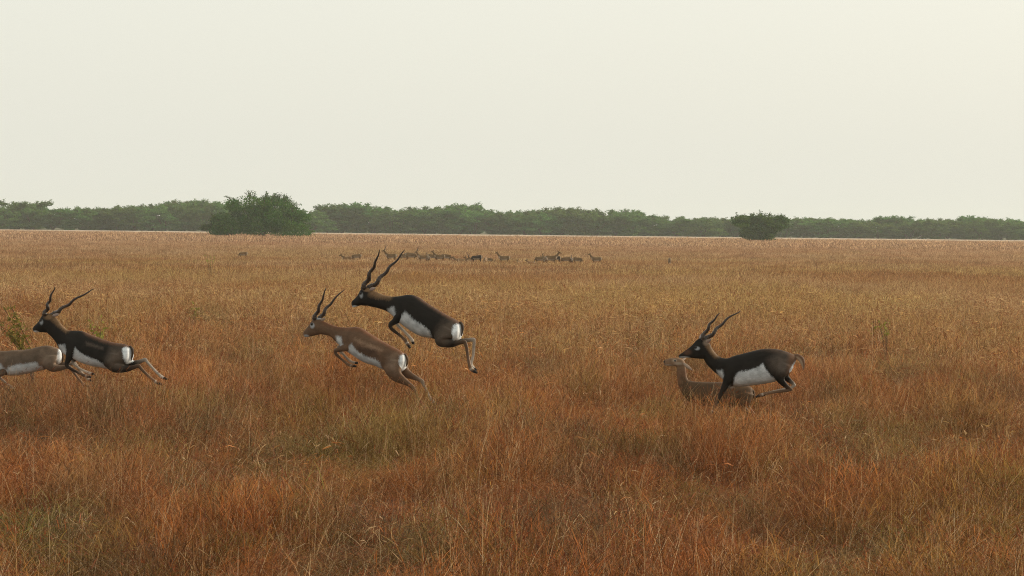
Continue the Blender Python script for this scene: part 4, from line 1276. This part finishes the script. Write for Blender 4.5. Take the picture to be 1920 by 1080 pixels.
def herd_spec(pose, pal, horned):
    torso = {
        'stand': [(112, -64, 112, -56, 4), (108, -73, 106, -46, 9), (96, -77, 95, -40, 12), (80, -76, 80, -38, 13), (62, -74, 62, -37, 13.5),
                  (44, -75, 44, -37, 12.5), (32, -80, 28, -42, 10), (22, -88, 18, -58, 7), (14, -98, 8, -76, 5.5), (8, -108, 0, -94, 4.6)],
        'graze': [(112, -64, 112, -56, 4), (108, -73, 106, -46, 9), (96, -77, 95, -40, 12), (80, -76, 80, -38, 13), (62, -73, 62, -37, 13.5),
                  (44, -71, 44, -37, 12.5), (30, -68, 30, -38, 10), (22, -60, 22, -40, 7), (17, -46, 20, -32, 5.5), (14, -30, 20, -22, 4.6)],
        'rest': [(112, -34, 112, -26, 4), (108, -43, 106, -10, 10), (96, -47, 95, -2, 14), (80, -46, 80, 0, 16), (62, -44, 62, 0, 16),
                 (44, -45, 44, -2, 14), (32, -50, 28, -10, 10), (24, -54, 20, -28, 7), (18, -60, 12, -44, 5.5), (14, -66, 5, -54, 4.6)]}[pose]
    hx, hy = {'stand': (4, -103), 'graze': (16, -24), 'rest': (10, -58)}[pose]
    if pose == 'graze': dirs = (-0.35, 0.94)
    else: dirs = (-0.93, 0.36)
    dx, dy = dirs; nx, ny = -dy, dx
    if ny > 0: nx, ny = -nx, -ny
    if pose == 'graze': nx, ny = -0.94, -0.35
    head = []
    for t, r, w in ((-3, 4, 3), (0, 6.5, 5), (6, 6.8, 5), (12, 5, 3.8), (18, 3.6, 2.8), (22, 2.6, 2)):
        cx, cy = hx + dx * t, hy + dy * t
        head.append((cx + nx * r, cy + ny * r, cx - nx * r, cy - ny * r, w))
    def leg(x, y0, lat, kind, kx):
        yk = y0 * 0.5
        if kind == 'h': pts = [(x, y0 - 12, 12, 8, .5), (x - 2, y0, 9, 6, .9), (x - 2, yk - 6, 5, 4, 1), (x + 4 + kx, yk, 3, 2.4, 1), (x + 4 + kx, yk + 8, 2, 1.8, 1), (x + 2 + kx, -6, 2, 1.8, 1), (x + kx, 0, 2.2, 2, 1)]
        else: pts = [(x, y0 - 12, 9, 6, .7), (x, y0, 6, 4.5, 1), (x + kx * .5, yk, 3, 2.6, 1), (x + kx, yk + 6, 2.2, 2, 1), (x + kx, -6, 1.9, 1.8, 1), (x - 1 + kx, 0, 2.2, 2, 1)]
        return (lat, pts, kind)
    if pose == 'rest': legs = [(9, [(96, -20, 14, 8, .6), (86, -10, 10, 6, 1), (74, -4, 5, 4, 1.1), (88, -3, 3, 3, 1.2)], 'h'), (8, [(40, -16, 8, 6, .8), (30, -8, 5, 4, 1), (24, -4, 3, 3, 1), (40, -3, 2.5, 2.5, 1)], 'f')]
    else: legs = [leg(98, -44, 8, 'h', 0), leg(98, -44, -8, 'h', 7), leg(38, -42, 7, 'f', 0), leg(38, -42, -7, 'f', -6)]
    by = 32 if pose == 'rest' else 0
    horns = []
    if horned:
        ux, uy = (0.45, -0.9) if pose != 'graze' else (-0.55, -0.5)
        for s in (1, -1):
            horns.append(dict(pts=[(hx + 1, hy - 5, 2.5 * s), (hx + ux * 18, hy - 5 + uy * 16, 6 * s), (hx + ux * 34, hy - 5 + uy * 32, 11 * s), (hx + ux * 50, hy - 5 + uy * 50, 17 * s)],
                              r=2.0, amp=1.6, turns=2.5, ph=0.3 + s))
    return dict(torso=torso, head=head, legs=legs, pal=pal, horns=horns,
                white=[([(38, -50 + by), (60, -47 + by), (90, -50 + by), (92, -20 + by), (30, -20 + by)], 3), ([(104, -72 + by), (118, -74 + by), (118, -40 + by), (106, -44 + by)], 2.5),
                       ([(16, -70 + by), (26, -66 + by), (28, -52 + by), (18, -54 + by)] if pose != 'graze' else [(10, -30), (20, -36), (24, -32), (14, -24)], 3)],
                ears=[((hx + 2, hy - 4), (hx + 10 if pose != 'graze' else hx + 8, hy - 12), 4, 13, 2.6), ((hx + 2, hy - 4), (hx + 10 if pose != 'graze' else hx + 8, hy - 12), -4, -13, 2.6)],
                eyes=mirror_eye(hx + dx * 6, hy + dy * 6, 4.6, 1.6),
                tail=[(110, -70 + by, 1.5, 2), (115, -62 + by, 1.8, 2.4), (115, -50 + by, 1.2, 1.6)], unit=0.01, relax=0, wk=np.array((0.9, 0.68, 0.48)), voxel=0.017, sub=3, ring=12, smooth=2, soft=2)


PROTO = {}
def herd_animal(pose, coat, horned, px, Y, facing, s, label):
    """facing: degrees about the vertical, 0 = side on with head to the left, 180 = head to the right."""
    key = (pose, coat, horned)
    Y += 38
    s *= 0.92
    base = at(px, 480, Y)
    loc = Vector((base.x, Y, gz(base.x, Y)))
    if key not in PROTO:
        sp = herd_spec(pose, HDARK if coat == 'dark' else HBROWN, horned)
        e = empty('antelope', loc)
        sp.update(empty=e, to=lambda x_, y_, l_: Vector(((x_ - 62) * 0.01, -l_ * 0.01, -y_ * 0.01)))
        sp['unit'] = 0.01
        antelope(sp)
        PROTO[key] = e
    else:
        src = PROTO[key]
        e = src.copy(); C.objects.link(e)
        for ch in list(src.children):
            c = ch.copy(); C.objects.link(c); c.parent = e
    e.location = loc
    e.rotation_euler = (0, 0, R(facing))
    e.scale = (s, s, s)
    tag(e, label, 'antelope', 'antelopes of the grazing herd on the plain')


H = [('graze', 'brown', False, 455, 188, 0, 0.82, 'lone far antelope showing only its brown back, below the large dark bush'),
     ('rest', 'brown', False, 650, 180, 0, 0.9, 'leftmost low resting antelope of the far herd'),
     ('graze', 'brown', False, 668, 178, 10, 0.85, 'second low antelope from the left end of the herd, grazing'),
     ('stand', 'brown', True, 733, 175, -12, 0.95, 'horned far antelope with head seen between the long horns of the highest leaper'),
     ('graze', 'brown', False, 772, 180, 175, 1.05, 'brown far antelope, back in side view, just right of the highest leaper\'s horns'),
     ('stand', 'brown', True, 793, 172, 20, 0.9, 'horned far antelope with raised head, first right of the leaper\'s horns'),
     ('stand', 'brown', False, 803, 168, -75, 0.82, 'far antelope facing the camera with pale throat between two brown ones'),
     ('stand', 'brown', False, 824, 176, 4, 0.92, 'long-backed far antelope with head raised just left of a gap in the herd'),
     ('rest', 'brown', False, 858, 174, -40, 0.9, 'small resting antelope with ears up right of the gap in the herd'),
     ('rest', 'brown', True, 869, 172, 200, 0.9, 'resting horned antelope left of the dark-backed grazing one'),
     ('graze', 'dark', False, 893, 172, 0, 0.95, 'dark-backed white-bellied far antelope grazing in the middle of the herd'),
     ('graze', 'brown', False, 910, 168, 75, 0.8, 'far antelope turned away showing its white rump beside the dark-backed one'),
     ('graze', 'brown', True, 918, 171, 160, 0.72, 'low horned antelope right of the white-rumped one'),
     ('stand', 'brown', False, 945, 172, 0, 0.93, 'brown far antelope standing alone in the herd with its head up to the left'),
     ('rest', 'brown', False, 974, 172, 60, 0.72, 'faint small antelope hidden in grass right of the lone standing one'),
     ('rest', 'brown', False, 995, 168, 30, 0.72, 'little resting fawn-sized antelope left of the tight trio'),
     ('graze', 'brown', False, 1012, 173, 0, 0.92, 'grazing antelope at the left of the tight trio in the herd'),
     ('stand', 'brown', False, 1022, 170, -70, 0.86, 'far antelope facing the camera with wide ears in the middle of the tight trio'),
     ('stand', 'brown', False, 1034, 172, 178, 1.0, 'tall far antelope looking right with its head high in the tight trio'),
     ('graze', 'brown', False, 1061, 173, 0, 0.88, 'grazing antelope just right of the tall one with the high head'),
     ('stand', 'dark', False, 1072, 173, -85, 0.75, 'small dark-headed antelope standing between two grazing ones'),
     ('graze', 'brown', False, 1084, 174, 170, 0.85, 'grazing antelope second from the right end of the herd'),
     ('stand', 'brown', False, 1118, 175, -6, 0.88, 'rightmost antelope of the herd, head up, looking left'),
     ('graze', 'brown', False, 1256, 170, 88, 0.95, 'single antelope far right of the herd seen from behind')]
H += [('graze', 'brown', False, 757, 182, 5, 0.9, 'grazing far antelope half behind the right horn of the highest leaper'),
      ('graze', 'brown', False, 812, 181, 176, 0.9, 'low far antelope turned right behind the pale-throated one facing the camera'),
      ('graze', 'brown', False, 838, 179, 170, 0.95, 'far antelope with lowered head at the right end of the left cluster'),
      ('rest', 'brown', False, 882, 180, 15, 0.85, 'resting antelope with head up behind the dark-backed grazing one'),
      ('graze', 'dark', False, 1042, 180, 5, 0.85, 'dark low antelope behind the legs of the tall one with the high head')]
for h in H: herd_animal(*h)
print('objects', len(bpy.data.objects))
